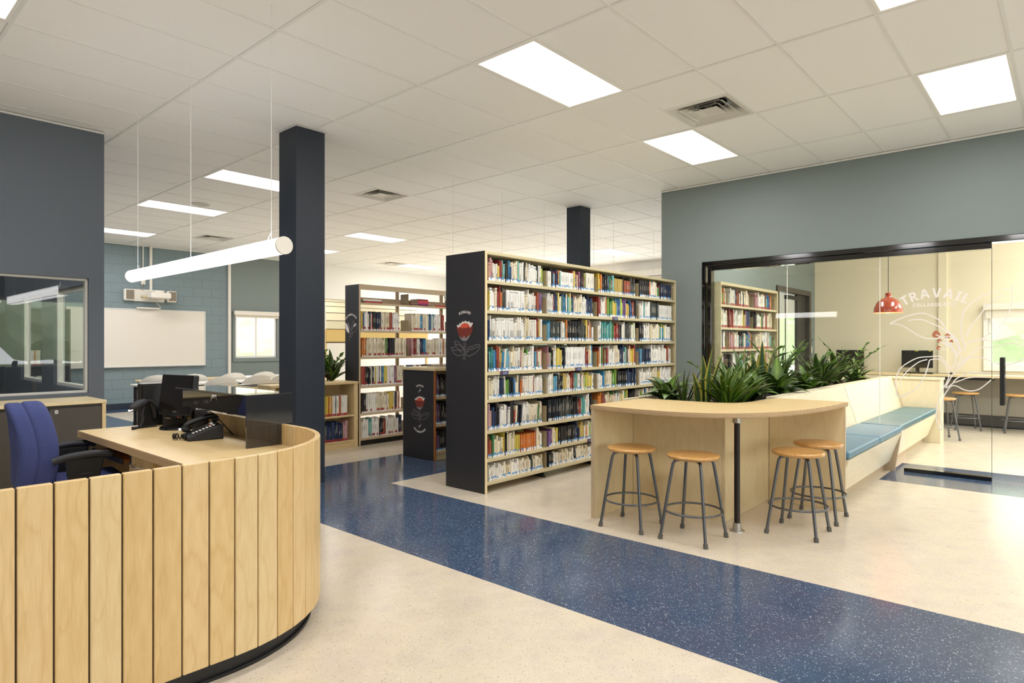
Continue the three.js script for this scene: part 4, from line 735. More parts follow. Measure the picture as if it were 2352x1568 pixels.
{ // low end unit with emblem
  const t = thing('low_emblem_bookcase', 'low black ended bookcase with a flower emblem and wood top', 'bookcase');
  mesh('end_panel', bb(LX, LX + 0.02, 0, 1.06, LZ - 0.565, LZ, 0.002), M.charcoal, t);
  mesh('panel_edge', bb(LX + 0.001, LX + 0.02, 0, 1.06, LZ, LZ + 0.024, 0.002), M.orangeWood, t);
  mesh('top', uvm(bb(LX - 0.012, 7.0, 1.06, 1.095, LZ - 0.58, LZ + 0.04, 0.003), 'x'), [M.pale, M.ply][0], t);
  mesh('side_panel', uvm(bb(6.97, 7.0, 0, 1.06, LZ - 0.565, LZ, 0.002), 'y'), M.pale, t);
  mesh('divider', bb(LX + 0.02, 6.97, 0.1, 1.06, LZ - 0.29, LZ - 0.28, 0.001), M.shelfTan, t);
  for (const y of [0.745, 0.42, 0.1]) mesh('shelf', bb(LX + 0.02, 6.97, y - 0.025, y, LZ - 0.28, LZ - 0.004, 0.002), M.shelfTan, t);
  mesh('kick_plate', bb(LX + 0.02, 6.97, 0, 0.075, LZ - 0.28, LZ - 0.02, 0.002), M.shelfMetal, t);
  bookRows('books in the low bookcase with the black emblem panel', [0.745, 0.42, 0.1], 1.04, [LX + 0.0, 5.92, 6.95], LZ, [[['p', 0.4], ['k', 0.6], ['q', 0.6], ['m', 2]], [['k', 1], ['n', 1], ['w', 1], ['m', 1]], [['c', 1], ['w', 1], ['m', 1]]], 'blue');
  let k = 0; for (const [x, w, hex, nm] of [[5.16, 0.17, '#6a625a', 'grey'], [5.45, 0.16, '#6b3a24', 'brown'], [5.7, 0.16, '#a8813e', 'ochre'], [5.98, 0.2, '#c8b6b0', 'pale pink']]) { const o = thing('display_book', `${nm} book lying on the low emblem bookcase`, 'book', [x, 1.095, LZ - 0.2], 0.1 * k++, 'books lying on the low emblem bookcase'); mesh('cover', [bb(-w / 2, w / 2, 0, 0.003, -0.11, 0.11, 0.0008), bb(-w / 2, w / 2, 0.017, 0.02, -0.11, 0.11, 0.0008)], std(hex, 0.5), o); mesh('pages', bb(-w / 2 + 0.004, w / 2 - 0.004, 0.003, 0.017, -0.106, 0.106, 0.0005), pageMat, o); }
}
{ // bookcase inside the work room
  const t = thing('work_room_bookcase', 'beige bookcase seen through the glass partition, books with red tags', 'bookcase');
  const z1 = -3.46, z0 = -3.715, bays = [8.06, 8.36, 9.27, 10.15], rows = [1.9, 1.597, 1.303, 1.005, 0.7, 0.4, 0.1];
  mesh('canopy', bb(bays[0], 10.19, 2.16, 2.2, z0, z1, 0.002), M.shelfMetal, t); mesh('end_panel', bb(10.155, 10.19, 0, 2.16, z0, z1 + 0.004, 0.002), M.shelfMetal, t); mesh('end_panel', bb(8.04, 8.06, 0, 2.2, z0, z1, 0.002), M.shelfMetal, t);
  mesh('back_panel', bb(bays[0], 10.155, 0, 2.16, z0, z0 + 0.004, 0.001), std('#9a9480', 0.6), t);
  for (let b = 0; b < 3; b++) for (const y of rows) { const s = mesh('shelf', [bb(bays[b], bays[b + 1] - 0.003, y - 0.003, y, z0 + 0.01, z1 - 0.003, 0.0008), bb(bays[b], bays[b + 1] - 0.003, y - 0.03, y, z1 - 0.008, z1 - 0.001, 0.002)], M.shelfMetal, t); mesh('book_support', bb(bays[b + 1] - 0.06, bays[b + 1] - 0.057, y + 0.0005, y + 0.17, z1 - 0.18, z1 - 0.02, 0.0006), M.bookend, s); }
  bookRows('books with red tags on the work room bookcase behind the glass', rows, 2.15, bays, z1, [[['k', 0.4], ['w', 0.6], ['m', 1], ['r', 0.4], ['c', 1]], [['w', 1], ['n', 0.4], ['r', 0.5], ['m', 1], ['c', 1.2]], [['q', 0.7], ['w', 0.7], ['m', 1.2], ['b', 0.5], ['o', 0.4]], [['c', 1.4], ['w', 1], ['m', 1]], [['r', 0.7], ['w', 1.6], ['y', 0.4], ['p', 0.4], ['n', 0.6]]], 'red', (r, b) => r > 4 && b === 2);
}
// ---------------------------------------------------------------- work counter, planter bench
{
  const t = thing('work_counter', 'curved pale wood bar counter wrapped around the end of the planter', 'counter');
  const Y = 0.896, T = 0.036;
  const curve = new THREE.CatmullRomCurve3([[4.155, -2.86], [4.125, -2.5], [4.14, -2.12], [4.235, -1.88], [4.4, -1.7], [4.66, -1.55], [5.0, -1.46], [5.4, -1.41], [5.79, -1.395]].map(([x, z]) => new THREE.Vector3(x, 0, z)), false, 'centripetal');
  const o = curve.getPoints(40).map((p) => [p.x, p.z]);
  o.push([5.79, -1.975]); o.push([5.6, -1.99]);
  const inner = new THREE.CatmullRomCurve3([[5.45, -2.0], [5.25, -2.02], [5.1, -2.07], [5.01, -2.2], [4.985, -2.4]].map(([x, z]) => new THREE.Vector3(x, 0, z)), false, 'centripetal').getPoints(16);
  for (const p of inner) o.push([p.x, p.z]); o.push([4.985, -2.86]);
  mesh('top', uvm(slab(o, Y - T, Y, 0.003), 'x'), [M.top, M.ply], t);
  mesh('left_panel', uvm(bb(4.165, 4.75, 0, Y - T, -2.856, -2.826, 0.002), 'y'), M.pale, t);
  mesh('back_panel', uvm(bb(4.75, 4.78, 0, Y - T, -2.826, -2.04, 0.002), 'y', 0.4), M.pale, t);
  mesh('side_panel', uvm(bb(4.752, 5.689, 0, Y - T, -2.039, -2.01, 0.002), 'y', 0.2), M.pale, t);
  mesh('right_panel', uvm(bb(5.69, 5.725, 0, Y - T, -2.009, -1.4, 0.002), 'y', 0.7), M.pale, t);
  for (const [x, z, a] of [[4.163, -2.841, 0], [5.7075, -1.398, 1]]) mesh('panel_edge', uvm(a ? bb(5.69, 5.725, 0, Y - T, -1.401, -1.396, 0.001) : bb(4.158, 4.165, 0, Y - T, -2.856, -2.826, 0.001), 'y'), M.shelfTan, t);
  const p = mesh('pipe_leg', rod([4.585, 0.03, -1.85], [4.585, Y - T - 0.02, -1.85], 0.021, 16), M.pipe, t);
  for (const [y, d] of [[0, 1], [Y - T, -1]]) mesh('flange', [at(new THREE.CylinderGeometry(0.052, 0.054, 0.008, 28), 4.585, y + d * 0.004, -1.85), at(new THREE.CylinderGeometry(0.029, 0.033, 0.055, 20), 4.585, y + d * 0.034, -1.85)], M.galv, p);
}
{
  const t = thing('planter_bench', 'long pale wood bench with raised planter behind, running through the glass', 'bench');
  const X0 = 5.73, XG = 7.9, X1 = 10.44, TOP = 0.902, S = 0.42;
  // sloped front panels and backrests, one per section
  const prism = (x0, x1, prof) => { const s = new THREE.Shape(prof.map(([z, y]) => new THREE.Vector2(z, y))); const g = extrude(s, x1 - x0, 0); g.rotateY(-Math.PI / 2); return at(g, x1, 0, 0); };
  const front = (x0, x1, zf) => prism(x0, x1, [[zf - 0.03, S], [zf, S], [zf - 0.11, 0.1], [zf - 0.14, 0.1]]);
  for (const [a, b, zf] of [[X0, XG - 0.006, -1.375], [XG + 0.006, X1 - 0.02, -1.395]]) {
    const f = mesh('front_panel', uvm(front(a, b, zf), 'x'), M.bench, t);
    mesh('seat_deck', uvm(bb(a, b, S - 0.022, S, -1.99, zf - 0.031, 0.001), 'x'), M.bench, t);
    mesh('toe_kick', bb(a, b, 0, 0.1, zf - 0.2, zf - 0.17, 0.001), M.shelfTan, t);
    mesh('backrest', uvm(prism(a, b, [[-1.825, S], [-1.80, S], [-1.945, TOP - 0.001], [-1.97, TOP - 0.001]]), 'x', 0.3), M.bench, t);
  }
  mesh('section_end', uvm(prism(XG - 0.03, XG - 0.006, [[-1.5, 0], [-1.44, 0], [-1.376, S], [-1.6, S], [-1.7, 0]]), 'y'), M.shelfTan, t);
  mesh('joint_strip', prism(XG - 0.006, XG + 0.006, [[-1.82, S], [-1.803, S], [-1.948, TOP], [-1.965, TOP]]), std('#8d8672', 0.6), t);
  // planter trough
  mesh('planter_rim', uvm(bb(X0 + 0.07, X1, TOP - 0.02, TOP, -2.075, -1.948, 0.002), 'x'), M.bench, t);
  mesh('planter_front', uvm(bb(5.1, X1, 0.42, TOP - 0.021, -2.07, -2.045, 0.001), 'x'), M.bench, t);
  mesh('planter_back', uvm(bb(5.58, X1 + 0.3, 0, TOP, -2.65, -2.62, 0.002), 'x'), M.bench, t);
  mesh('planter_side', uvm(bb(5.55, 5.58, 0, 0.9, -2.95, -2.62, 0.002), 'y'), M.bench, t);
  mesh('planter_end', uvm(bb(4.79, 5.58, 0, 0.9, -2.95, -2.92, 0.002), 'x'), M.bench, t);
  mesh('planter_head', uvm(bb(4.985, 5.01, 0.4, 0.858, -2.92, -2.03, 0.001), 'y'), M.bench, t);
  const soil = mesh('soil', [bb(5.01, 5.58, 0.6, 0.8, -2.92, -2.071, 0.002), bb(5.58, X1 + 0.26, 0.6, 0.82, -2.62, -2.071, 0.002)], M.soil, t);
  // raised end of the bench
  mesh('end_block', uvm(bb(X1, X1 + 0.3, 0, TOP - 0.03, -2.02, -1.36, 0.003), 'y'), M.bench, t);
  mesh('end_top', uvm(bb(X1 - 0.015, X1 + 0.31, TOP - 0.03, TOP, -2.02, -1.345, 0.003), 'x'), M.bench, t);
  mesh('end_back', uvm(bb(X1 + 0.27, X1 + 0.3, 0, TOP, -2.62, -2.02, 0.002), 'y'), M.bench, t);
}
{
  const cush = (label, x0, x1, m, z1) => { const w = x1 - x0, d = z1 + 1.8; const g = new RoundedBoxGeometry(w, 0.068, d, 4, 0.022), t = thing('seat_cushion', label, 'cushion', [(x0 + x1) / 2, 0.4205, z1 - d / 2]); mesh('pad', at(g, 0, 0.034, 0), m, t); mesh('piping', tube([[-w / 2 + 0.02, 0.052, d / 2 - 0.004], [0, 0.052, d / 2 - 0.002], [w / 2 - 0.02, 0.052, d / 2 - 0.004]], 0.003, 6), m, t); };
  cush('light blue vinyl seat cushion nearest the curved counter', 5.735, 6.86, M.vinyl, -1.375);
  cush('light blue vinyl seat cushion just before the glass partition', 6.864, 7.9, M.vinyl, -1.375);
  cush('green blue vinyl seat cushion just inside the work room', 7.95, 9.3, M.vinyl2, -1.395);
  cush('green blue vinyl seat cushion at the raised bench end', 9.304, 10.425, M.vinyl2, -1.395);
}
// stools
function makeStool(label) {
  const t = thing('wooden_stool', label, 'stool'), H = 0.6;
  const pr = [[0, H - 0.034], [0.155, H - 0.034], [0.176, H - 0.028], [0.183, H - 0.016], [0.178, H - 0.005], [0.16, H], [0.06, H - 0.002], [0, H - 0.003]].map((p) => new THREE.Vector2(...p));
  mesh('seat', uvm(new THREE.LatheGeometry(pr, 40), 'x', 0.3), M.oak, t);
  mesh('seat_plate', at(new THREE.CylinderGeometry(0.12, 0.12, 0.006, 24), 0, H - 0.037, 0), M.legGrey, t);
  for (const [sx, sz] of [[-1, -1], [-1, 1], [1, 1], [1, -1]]) {
    const l = mesh('leg', tube([[sx * 0.05, H - 0.042, sz * 0.05], [sx * 0.088, H - 0.044, sz * 0.088], [sx * 0.101, H - 0.06, sz * 0.101], [sx * 0.108, H - 0.1, sz * 0.108], [sx * 0.168, 0.02, sz * 0.168]], 0.0115, 8, false, 28), M.legGrey, t);
    mesh('rubber_foot', rod([sx * 0.1665, 0.03, sz * 0.1665], [sx * 0.171, 0.0, sz * 0.171], 0.0165, 10), M.foot, l);
  }
  mesh('foot_ring', at(new THREE.TorusGeometry(0.2, 0.0075, 8, 48).rotateX(Math.PI / 2), 0, 0.2, 0), M.legGrey, t);
  return t;
}
const stool = makeStool('round wooden stool at the left end of the curved counter'); stool.position.set(4.195, 0, -2.511); stool.rotation.y = 0.05; stool.userData.group = 'round wooden stools';
dup(stool, [4.211, 0, -2.015], 0, 'round wooden stool just left of the iron pipe leg', 'round wooden stools');
dup(stool, [4.851, 0, -1.503], 0.02, 'round wooden stool right of the pipe leg, the nearer of the pair', 'round wooden stools');
dup(stool, [5.367, 0, -1.511], 0.04, 'round wooden stool nearest the blue bench, behind its pair', 'round wooden stools');
dup(stool, [12.42, 0, -1.28], 0.3, 'distant round stool under the work room counter, left of the door edge', 'round wooden stools');
dup(stool, [12.42, 0, -0.62], 0.1, 'distant round stool under the work room counter behind the door handle', 'round wooden stools');
dup(stool, [10.98, 0, -1.42], 0.5, 'round stool half hidden behind the raised end of the bench', 'round wooden stools');

// ---------------------------------------------------------------- plants
const LEAFCOL = { dark: ['#22360d', '#355018', '#55702a'], mid: ['#2f4a10', '#48681c', '#6f8c36'], light: ['#567538', '#7d9a5a', '#aebc8c'], bright: ['#345614', '#557c20', '#7c9f34'], snake: ['#1f3a1c', '#3a5a30', '#c2b23c'], bronze: ['#20221a', '#383b26', '#4e4a30'] };
function leafGeo(L, W, bend, fold, cols, wide = 0.4, n = 8, twist = 0) {
  const [c0, c1, c2] = cols.map(rgb), pos = [], col = [], idx = [], C = [c2, c1, c0, c1, c2]; let y = 0, z = 0;
  for (let k = 0; k <= n; k++) {
    const s = k / n, a = bend * s * s, w = W / 2 * (s < wide ? Math.pow(Math.max(s / wide, 0.06), 0.65) : Math.pow(Math.max(0.004, 1 - (s - wide) / (1 - wide)), 0.75));
    const tw = twist * s, ny = Math.sin(a), nz = Math.cos(a);
    for (let q = -2; q <= 2; q++) { const lx = q / 2 * w, up = Math.abs(q) / 2 * fold * w + 0.0; const X = lx * Math.cos(tw), O = up + lx * Math.sin(tw); pos.push(X, y - O * ny, z + O * nz * -1); const c = C[q + 2]; col.push(c.r, c.g, c.b); }
    y += Math.cos(a) * L / n; z += Math.sin(a) * L / n;
  }
  for (let k = 0; k < n; k++) for (let q = 0; q < 4; q++) { const a = k * 5 + q; idx.push(a, a + 1, a + 6, a, a + 6, a + 5); }
  const g = new THREE.BufferGeometry(); g.setAttribute('position', new THREE.Float32BufferAttribute(pos, 3)); g.setAttribute('color', new THREE.Float32BufferAttribute(col, 3)); g.setIndex(idx); g.computeVertexNormals(); return g;
}
const rev = (a) => [a[2], a[1], a[0]];
const LEAVES = {
  arch: [[0.46, 0.052, 1.35, 0.5, LEAFCOL.mid], [0.4, 0.05, 1.0, 0.5, LEAFCOL.dark], [0.5, 0.048, 1.7, 0.5, LEAFCOL.mid], [0.36, 0.055, 0.6, 0.4, LEAFCOL.bright], [0.44, 0.045, 1.5, 0.4, LEAFCOL.light]].map((q) => leafGeo(...q)),
  snake: [[0.5, 0.085, 0.12, 0.45, LEAFCOL.snake, 0.5, 8, 0.35], [0.42, 0.08, 0.22, 0.45, LEAFCOL.snake, 0.5, 8, -0.4], [0.34, 0.08, 0.35, 0.4, LEAFCOL.snake, 0.45, 8, 0.5]].map((q) => leafGeo(...q)),
  agla: [[0.26, 0.09, 1.5, 0.22, rev(LEAFCOL.mid)], [0.22, 0.085, 1.2, 0.25, LEAFCOL.dark], [0.24, 0.08, 1.8, 0.25, rev(LEAFCOL.dark)], [0.2, 0.075, 1.3, 0.2, LEAFCOL.light]].map((q) => leafGeo(...q)),
  dark: [[0.3, 0.07, 0.5, 0.4, LEAFCOL.dark], [0.26, 0.075, 0.7, 0.4, LEAFCOL.bronze], [0.28, 0.06, 0.9, 0.4, LEAFCOL.mid]].map((q) => leafGeo(...q)),
  zz: [[0.075, 0.04, 0.4, 0.25, LEAFCOL.bright], [0.065, 0.036, 0.5, 0.25, LEAFCOL.mid]].map((q) => leafGeo(...q, 0.5, 5)),
  blade: [[0.3, 0.022, 0.3, 0.5, LEAFCOL.dark], [0.34, 0.026, 0.15, 0.5, LEAFCOL.bronze]].map((q) => leafGeo(...q)),
};
const stemMat = std('#3f5f28', 0.6);
function plant(kind, label, pos, scale, n, opt = {}) {
  const t = thing(opt.name || { arch: 'arching_plant', snake: 'snake_plant', agla: 'broad_leaf_plant', dark: 'dark_leaf_plant', zz: 'fern_stem_plant', blade: 'blade_leaf_plant' }[kind], label, 'plant', pos, rr(0, 6), 'plants in the planter');
  if (kind === 'zz') {
    for (let k = 0; k < n; k++) {
      const a = opt.dir !== undefined ? opt.dir - t.rotation.y + rr(-0.5, 0.5) : k * 2.4 + rr(-0.4, 0.4), lean = rr(0.2, 0.75), L = rr(0.32, 0.5) * scale, pts = [];
      for (let i = 0; i <= 5; i++) { const s = i / 5, q = lean * (0.4 + 0.6 * s); pts.push([Math.cos(a) * Math.sin(q) * L * s, Math.cos(q) * L * s, Math.sin(a) * Math.sin(q) * L * s]); }
      const st = mesh('stem', tube(pts, 0.006, 5), stemMat, t), cv = new THREE.CatmullRomCurve3(pts.map((p) => new THREE.Vector3(...p)));
      for (let i = 0; i < 9; i++) { const p = cv.getPoint(0.3 + 0.7 * i / 8), tg = cv.getTangent(Math.min(1, 0.3 + 0.7 * i / 8)), m = mesh('leaflet', pick(LEAVES.zz), M.leaf, st); const side = new THREE.Vector3().crossVectors(tg, new THREE.Vector3(0, 1, 0)).normalize().multiplyScalar(i % 2 ? 1 : -1), dir = i === 8 ? tg : tg.clone().multiplyScalar(0.7).add(side).normalize(); m.position.copy(p); m.quaternion.setFromUnitVectors(new THREE.Vector3(0, 1, 0), dir); m.scale.setScalar(scale * rr(0.9, 1.35)); }
    }
    return t;
  }
  const set = LEAVES[kind], tilt = { arch: [0.05, 0.85], snake: [0, 0.2], agla: [0.15, 1.1], dark: [0.1, 0.9], blade: [0, 0.5] }[kind];
  for (let k = 0; k < n; k++) {
    const f = (k + 0.5) / n, m = mesh('leaf', set[k % set.length], M.leaf, t), az = k * 2.399 + rr(-0.3, 0.3);
    m.rotation.set(0, az, 0); m.rotateX(tilt[0] + (tilt[1] - tilt[0]) * Math.pow(f, 0.8) + rr(-0.08, 0.08)); m.rotateY(rr(-0.5, 0.5));
    const r0 = kind === 'snake' ? rr(0.01, 0.07) : 0.012; m.position.set(Math.sin(az) * r0, kind === 'agla' || kind === 'dark' ? rr(0, 0.12) * (1 - f * 0.6) : 0, Math.cos(az) * r0); m.scale.setScalar(scale * rr(0.8, 1.12));
  }
  if (kind === 'agla' || kind === 'dark') mesh('stem', [rod([0, -0.02, 0], [0.005, 0.12 * scale, 0.004], 0.01, 6)], stemMat, t);
  return t;
}
const PY = 0.8, PB = 0.82;
plant('agla', 'low broad leaved plant at the left end of the planter before the bookcase', [5.24, PY, -2.76], 1.25, 30);
plant('blade', 'thin dark blade leaved plant between the broad leaved and the snake plant', [5.2, PY, -2.58], 1.25, 11);
plant('snake', 'tall yellow edged snake plant at the planter corner in front of the green wall', [5.22, PY, -2.4], 1.1, 7);
plant('arch', 'large arching strap leaved plant at the planter corner over the counter', [5.33, PY, -2.24], 1.12, 46);
plant('arch', 'second arching strap leaved plant leaning toward the bench back', [5.75, PB, -2.28], 1.0, 38);
plant('agla', 'dense broad leaved plant right of the big arching plant', [6.05, PB, -2.3], 1.25, 30);
plant('zz', 'glossy fern stemmed plant with bright leaflets before the work room bookcase', [5.95, PB, -2.52], 1.0, 6);
plant('dark', 'dark broad leaved plant left of the middle snake plant', [6.32, PB, -2.5], 1.4, 22);
plant('agla', 'silvery broad leaved plant spilling over the bench back', [6.45, PB, -2.2], 1.3, 30);
plant('snake', 'tall snake plant in the middle of the planter in front of the bright inner door', [6.66, PB, -2.45], 1.15, 6);
plant('dark', 'dark bushy plant just before the glass partition', [6.95, PB, -2.34], 1.35, 30);
plant('zz', 'tall fern stemmed plant with rounded leaflets just before the glass', [7.28, PB, -2.48], 1.35, 8);
plant('agla', 'grey green broad leaved plant in front of the glass partition', [7.35, PB, -2.22], 1.25, 30);
plant('arch', 'short strap leaved plant right against the glass partition', [7.62, PB, -2.42], 0.7, 24);
plant('dark', 'dark leafy plant just behind the glass partition', [8.3, PB, -2.32], 1.4, 34);
plant('agla', 'broad leaved plant behind the glass, in the middle of the far planter', [8.7, PB, -2.38], 1.3, 28);
plant('zz', 'bright fern stemmed plant rising in the middle of the far planter', [8.55, PB, -2.45], 1.15, 7);
plant('dark', 'dark plant with upright pointed leaves inside the work room planter', [9.1, PB, -2.34], 1.45, 30);
plant('agla', 'low green plant along the front of the far planter', [9.4, PB, -2.2], 1.1, 24);
plant('zz', 'fern stemmed plant with stems reaching right at the far planter end', [9.6, PB, -2.32], 1.35, 8);
plant('dark', 'small dark plant at the far end of the planter', [9.95, PB, -2.3], 1.0, 20);
solo('trailing_sprig', 'thin trailing sprig with small leaves on the raised bench end', 'plant', [tube([[10.5, 0.902, -1.75], [10.5, 0.99, -1.7], [10.49, 1.05, -1.68], [10.47, 1.08, -1.66]], 0.003, 5), tube([[10.5, 0.985, -1.7], [10.46, 1.0, -1.66], [10.43, 0.96, -1.63]], 0.003, 5)], stemMat);
// planter behind the low bookcase on the left
{
  const t = thing('planter_box', 'pale wood planter box standing behind the low bookcase', 'planter', [4.4, 0, -7.85]);
  mesh('box', uvm(bb(-0.7, 0.7, 0, 0.84, -0.25, 0.25, 0.003), 'y'), M.pale, t); mesh('soil', bb(-0.67, 0.67, 0.84, 0.845, -0.22, 0.22, 0.001), M.soil, t);
  plant('blade', 'arching dark blade plant right of the near navy pillar', [4.6, 0.845, -7.8], 1.2, 16);
  plant('arch', 'strap leaved plant between the pillar and the charcoal panel', [4.7, 0.845, -7.72], 0.75, 30);
  plant('dark', 'upright dark leafy plant left of the narrow charcoal panel', [4.85, 0.845, -7.66], 1.3, 24);
  plant('zz', 'bright leaved stem plant touching the narrow charcoal panel', [4.95, 0.845, -7.9], 1.1, 5);
  plant('agla', 'bushy green plant beside the near navy pillar base', [4.45, 0.845, -7.7], 1.2, 26);
}

// ---------------------------------------------------------------- work room contents
{
  const t = thing('computer_counter', 'narrow pale wood computer counter along the cream wall', 'counter');
  mesh('worktop', uvm(bb(12.45, 12.955, 0.835, 0.872, -3.7, 3.1, 0.003), 'z'), M.pale, t);
  for (const z of [-2.6, -1.72, 0.6]) mesh('bracket', bb(12.6, 12.95, 0.6, 0.834, z - 0.015, z + 0.015, 0.002), M.shelfTan, t);
  mesh('cable_tray', bb(12.75, 12.95, 0.78, 0.83, -1.6, -0.95, 0.002), M.black, t);
  const mon = (label, z, w) => { const m = thing('counter_monitor', label, 'monitor', [12.78, 0.872, z], -Math.PI / 2); mesh('housing', at(cbox(w, 0.3, 0.03, 0.006), 0, 0.24, 0), M.black, m); mesh('screen', bb(-w / 2 + 0.015, w / 2 - 0.015, 0.11, 0.375, 0.015, 0.0165, 0.0003), std('#2a2824', 0.15), m); mesh('stand', [bb(-0.03, 0.03, 0, 0.12, -0.03, -0.012), bb(-0.11, 0.11, 0, 0.01, -0.09, 0.08)], M.black, m); return m; };
  const a = mon('black monitor with yellow stickers beside the planter end in the work room', -2.0, 0.46); mesh('sticker', [bb(-0.03, 0.02, 0.375, 0.388, 0.0155, 0.0165, 0.0002), bb(0.17, 0.21, 0.375, 0.388, 0.0155, 0.0165, 0.0002)], std('#d8cf3a', 0.6), a);
  mon('black monitor mostly hidden behind the planter foliage', -3.05, 0.46);
  const k = thing('keyboard', 'flat black keyboard in front of the stickered monitor', 'keyboard', [12.56, 0.872, -1.95], -Math.PI / 2); mesh('tray', at(cbox(0.42, 0.018, 0.14, 0.004), 0, 0.009, 0), M.black, k); const ks = []; for (let i = 0; i < 14; i++) for (let j = 0; j < 4; j++) ks.push(at(cbox(0.024, 0.006, 0.024, 0.002), -0.182 + i * 0.028, 0.021, -0.043 + j * 0.029)); mesh('keys', ks, M.charcoal, k);
  const mo = thing('computer_mouse', 'black computer mouse right of the keyboard on the counter', 'mouse', [12.6, 0.872, -1.5]); const sg = new THREE.SphereGeometry(1, 16, 10, 0, 7, 0, Math.PI / 2); sg.scale(0.055, 0.032, 0.034); mesh('body', sg, M.black, mo); mesh('cable', tube([[0.05, 0.01, 0], [0.12, 0.006, -0.05], [0.15, 0.006, -0.15], [0.12, 0.006, -0.25]], 0.004, 5), M.black, mo);
}
{
  const t = thing('pendant_lamp', 'glossy orange red dome pendant lamp hanging in the work room', 'lamp', [9.55, 1.79, -1.82]);
  const pr = [[0.198, 0], [0.2, 0.004], [0.196, 0.02], [0.197, 0.045], [0.19, 0.05], [0.188, 0.075], [0.178, 0.082], [0.16, 0.125], [0.13, 0.16], [0.09, 0.185], [0.05, 0.198], [0.044, 0.205], [0.044, 0.212], [0.04, 0.215], [0.04, 0.258], [0.036, 0.262], [0.0, 0.262]].map((p) => new THREE.Vector2(...p));
  mesh('shade', new THREE.LatheGeometry(pr.map((v) => new THREE.Vector2(v.x * 0.87, v.y)), 40), M.lampRed, t); mesh('bulb', at(new THREE.SphereGeometry(0.04, 16, 12), 0, 0.1, 0), new THREE.MeshStandardMaterial({ color: 0xffffff, emissive: new THREE.Color(1, 0.85, 0.65), emissiveIntensity: 2 }), t);
  mesh('cord', rod([0, 0.262, 0], [0, CEIL - 1.79, 0], 0.004, 6), M.charcoal, t);
  const l = new THREE.PointLight(new THREE.Color(1, 0.85, 0.65), 2.5, 0, 2); l.name = 'pendant_bulb_light'; l.position.set(0, 0.1, 0); t.add(l);
}
{ solo('light_switch', 'small white light switch on the wall beside the inner door', 'switch', [bb(12.76, 12.8, 1.2, 1.32, -3.719, -3.706, 0.003), bb(12.772, 12.788, 1.24, 1.28, -3.708, -3.7, 0.002)], M.plasticWhite); }
{ const t = thing('heat_pump', 'white wall mounted air unit high on the far wall beyond the bookcase', 'air unit', [14.22, 3.05, -8.2]); mesh('casing', at(new RoundedBoxGeometry(0.16, 0.22, 1.3, 3, 0.04), 0, 0.11, 0), std('#dad6cc', 0.5), t); mesh('louvre', bb(-0.085, -0.04, 0.01, 0.03, -0.6, 0.6, 0.003), M.grille, t); }
// ---------------------------------------------------------------- classroom
{
  const Z = ZN + 0.001;
  const t = thing('whiteboard', 'wide glossy whiteboard on the block wall', 'whiteboard', [5.0, 0.88, Z]);
  mesh('surface', bb(-1.5, 1.155, 0.02, 1.22, 0.004, 0.014, 0.001), M.board, t);
  mesh('frame', [bb(-1.52, 1.175, 1.22, 1.238, 0, 0.022), bb(-1.52, 1.175, 0.002, 0.02, 0, 0.022), bb(1.157, 1.175, 0.02, 1.22, 0, 0.022), bb(-1.52, -1.502, 0.02, 1.22, 0, 0.022)], M.bar, t);
  mesh('pen_tray', bb(-1.5, 1.155, -0.012, 0.004, 0.0, 0.06, 0.002), M.steel, t);
  const p = thing('projector', 'white short throw projector on a wall bracket with two side speakers', 'projector', [5.0, 2.26, Z]);
  mesh('wall_plate', at(cbox(0.62, 0.26, 0.05, 0.01), -0.02, 0.15, 0.03), M.plasticWhite, p);
  const bo = new RoundedBoxGeometry(0.4, 0.13, 0.34, 3, 0.03); mesh('body', at(bo, 0.08, 0.14, 0.3), M.plasticWhite, p);
  mesh('arm', [bb(-0.02, 0.12, 0.2, 0.25, 0.05, 0.4, 0.008)], M.plasticWhite, p);
  mesh('lens_hood', at(cbox(0.12, 0.06, 0.12, 0.015), -0.16, 0.11, 0.2), M.shelfMetal, p);
  for (const x of [-0.42, 0.42]) { const s = mesh('speaker', at(new RoundedBoxGeometry(0.2, 0.25, 0.1, 3, 0.03), x, 0.15, 0.06), M.plasticWhite, p); mesh('grille', at(cbox(0.15, 0.2, 0.012, 0.005), x + 0.01, 0.155, 0.108), M.grille, s); }
  mesh('pole', bb(-0.01, 0.04, 0.28, CEIL - 2.26, 0.005, 0.05, 0.003), M.plasticWhite, p);
  mesh('conduit', [bb(-0.14, -0.12, 0.5, CEIL - 2.26, 0.002, 0.02, 0.002), bb(-0.17, -0.09, 0.38, 0.5, 0.002, 0.03, 0.003)], M.plasticWhite, p);
  mesh('cable', tube([[-0.13, 0.4, 0.04], [-0.16, 0.34, 0.06], [-0.18, 0.28, 0.05], [-0.12, 0.25, 0.05]], 0.008, 6), M.grille, p);
  const b = thing('sensor_bar', 'thin white sensor bar on top of the whiteboard with a short cable', 'sensor', [4.96, 2.12, Z + 0.024]);
  mesh('bar', at(cbox(0.46, 0.035, 0.06, 0.006), 0, 0.018, 0.03), M.plasticWhite, b); mesh('cable', tube([[0.16, 0.14, 0.05], [0.2, 0.09, 0.06], [0.24, 0.04, 0.05], [0.22, 0.02, 0.04]], 0.006, 6), M.plasticWhite, b);
}
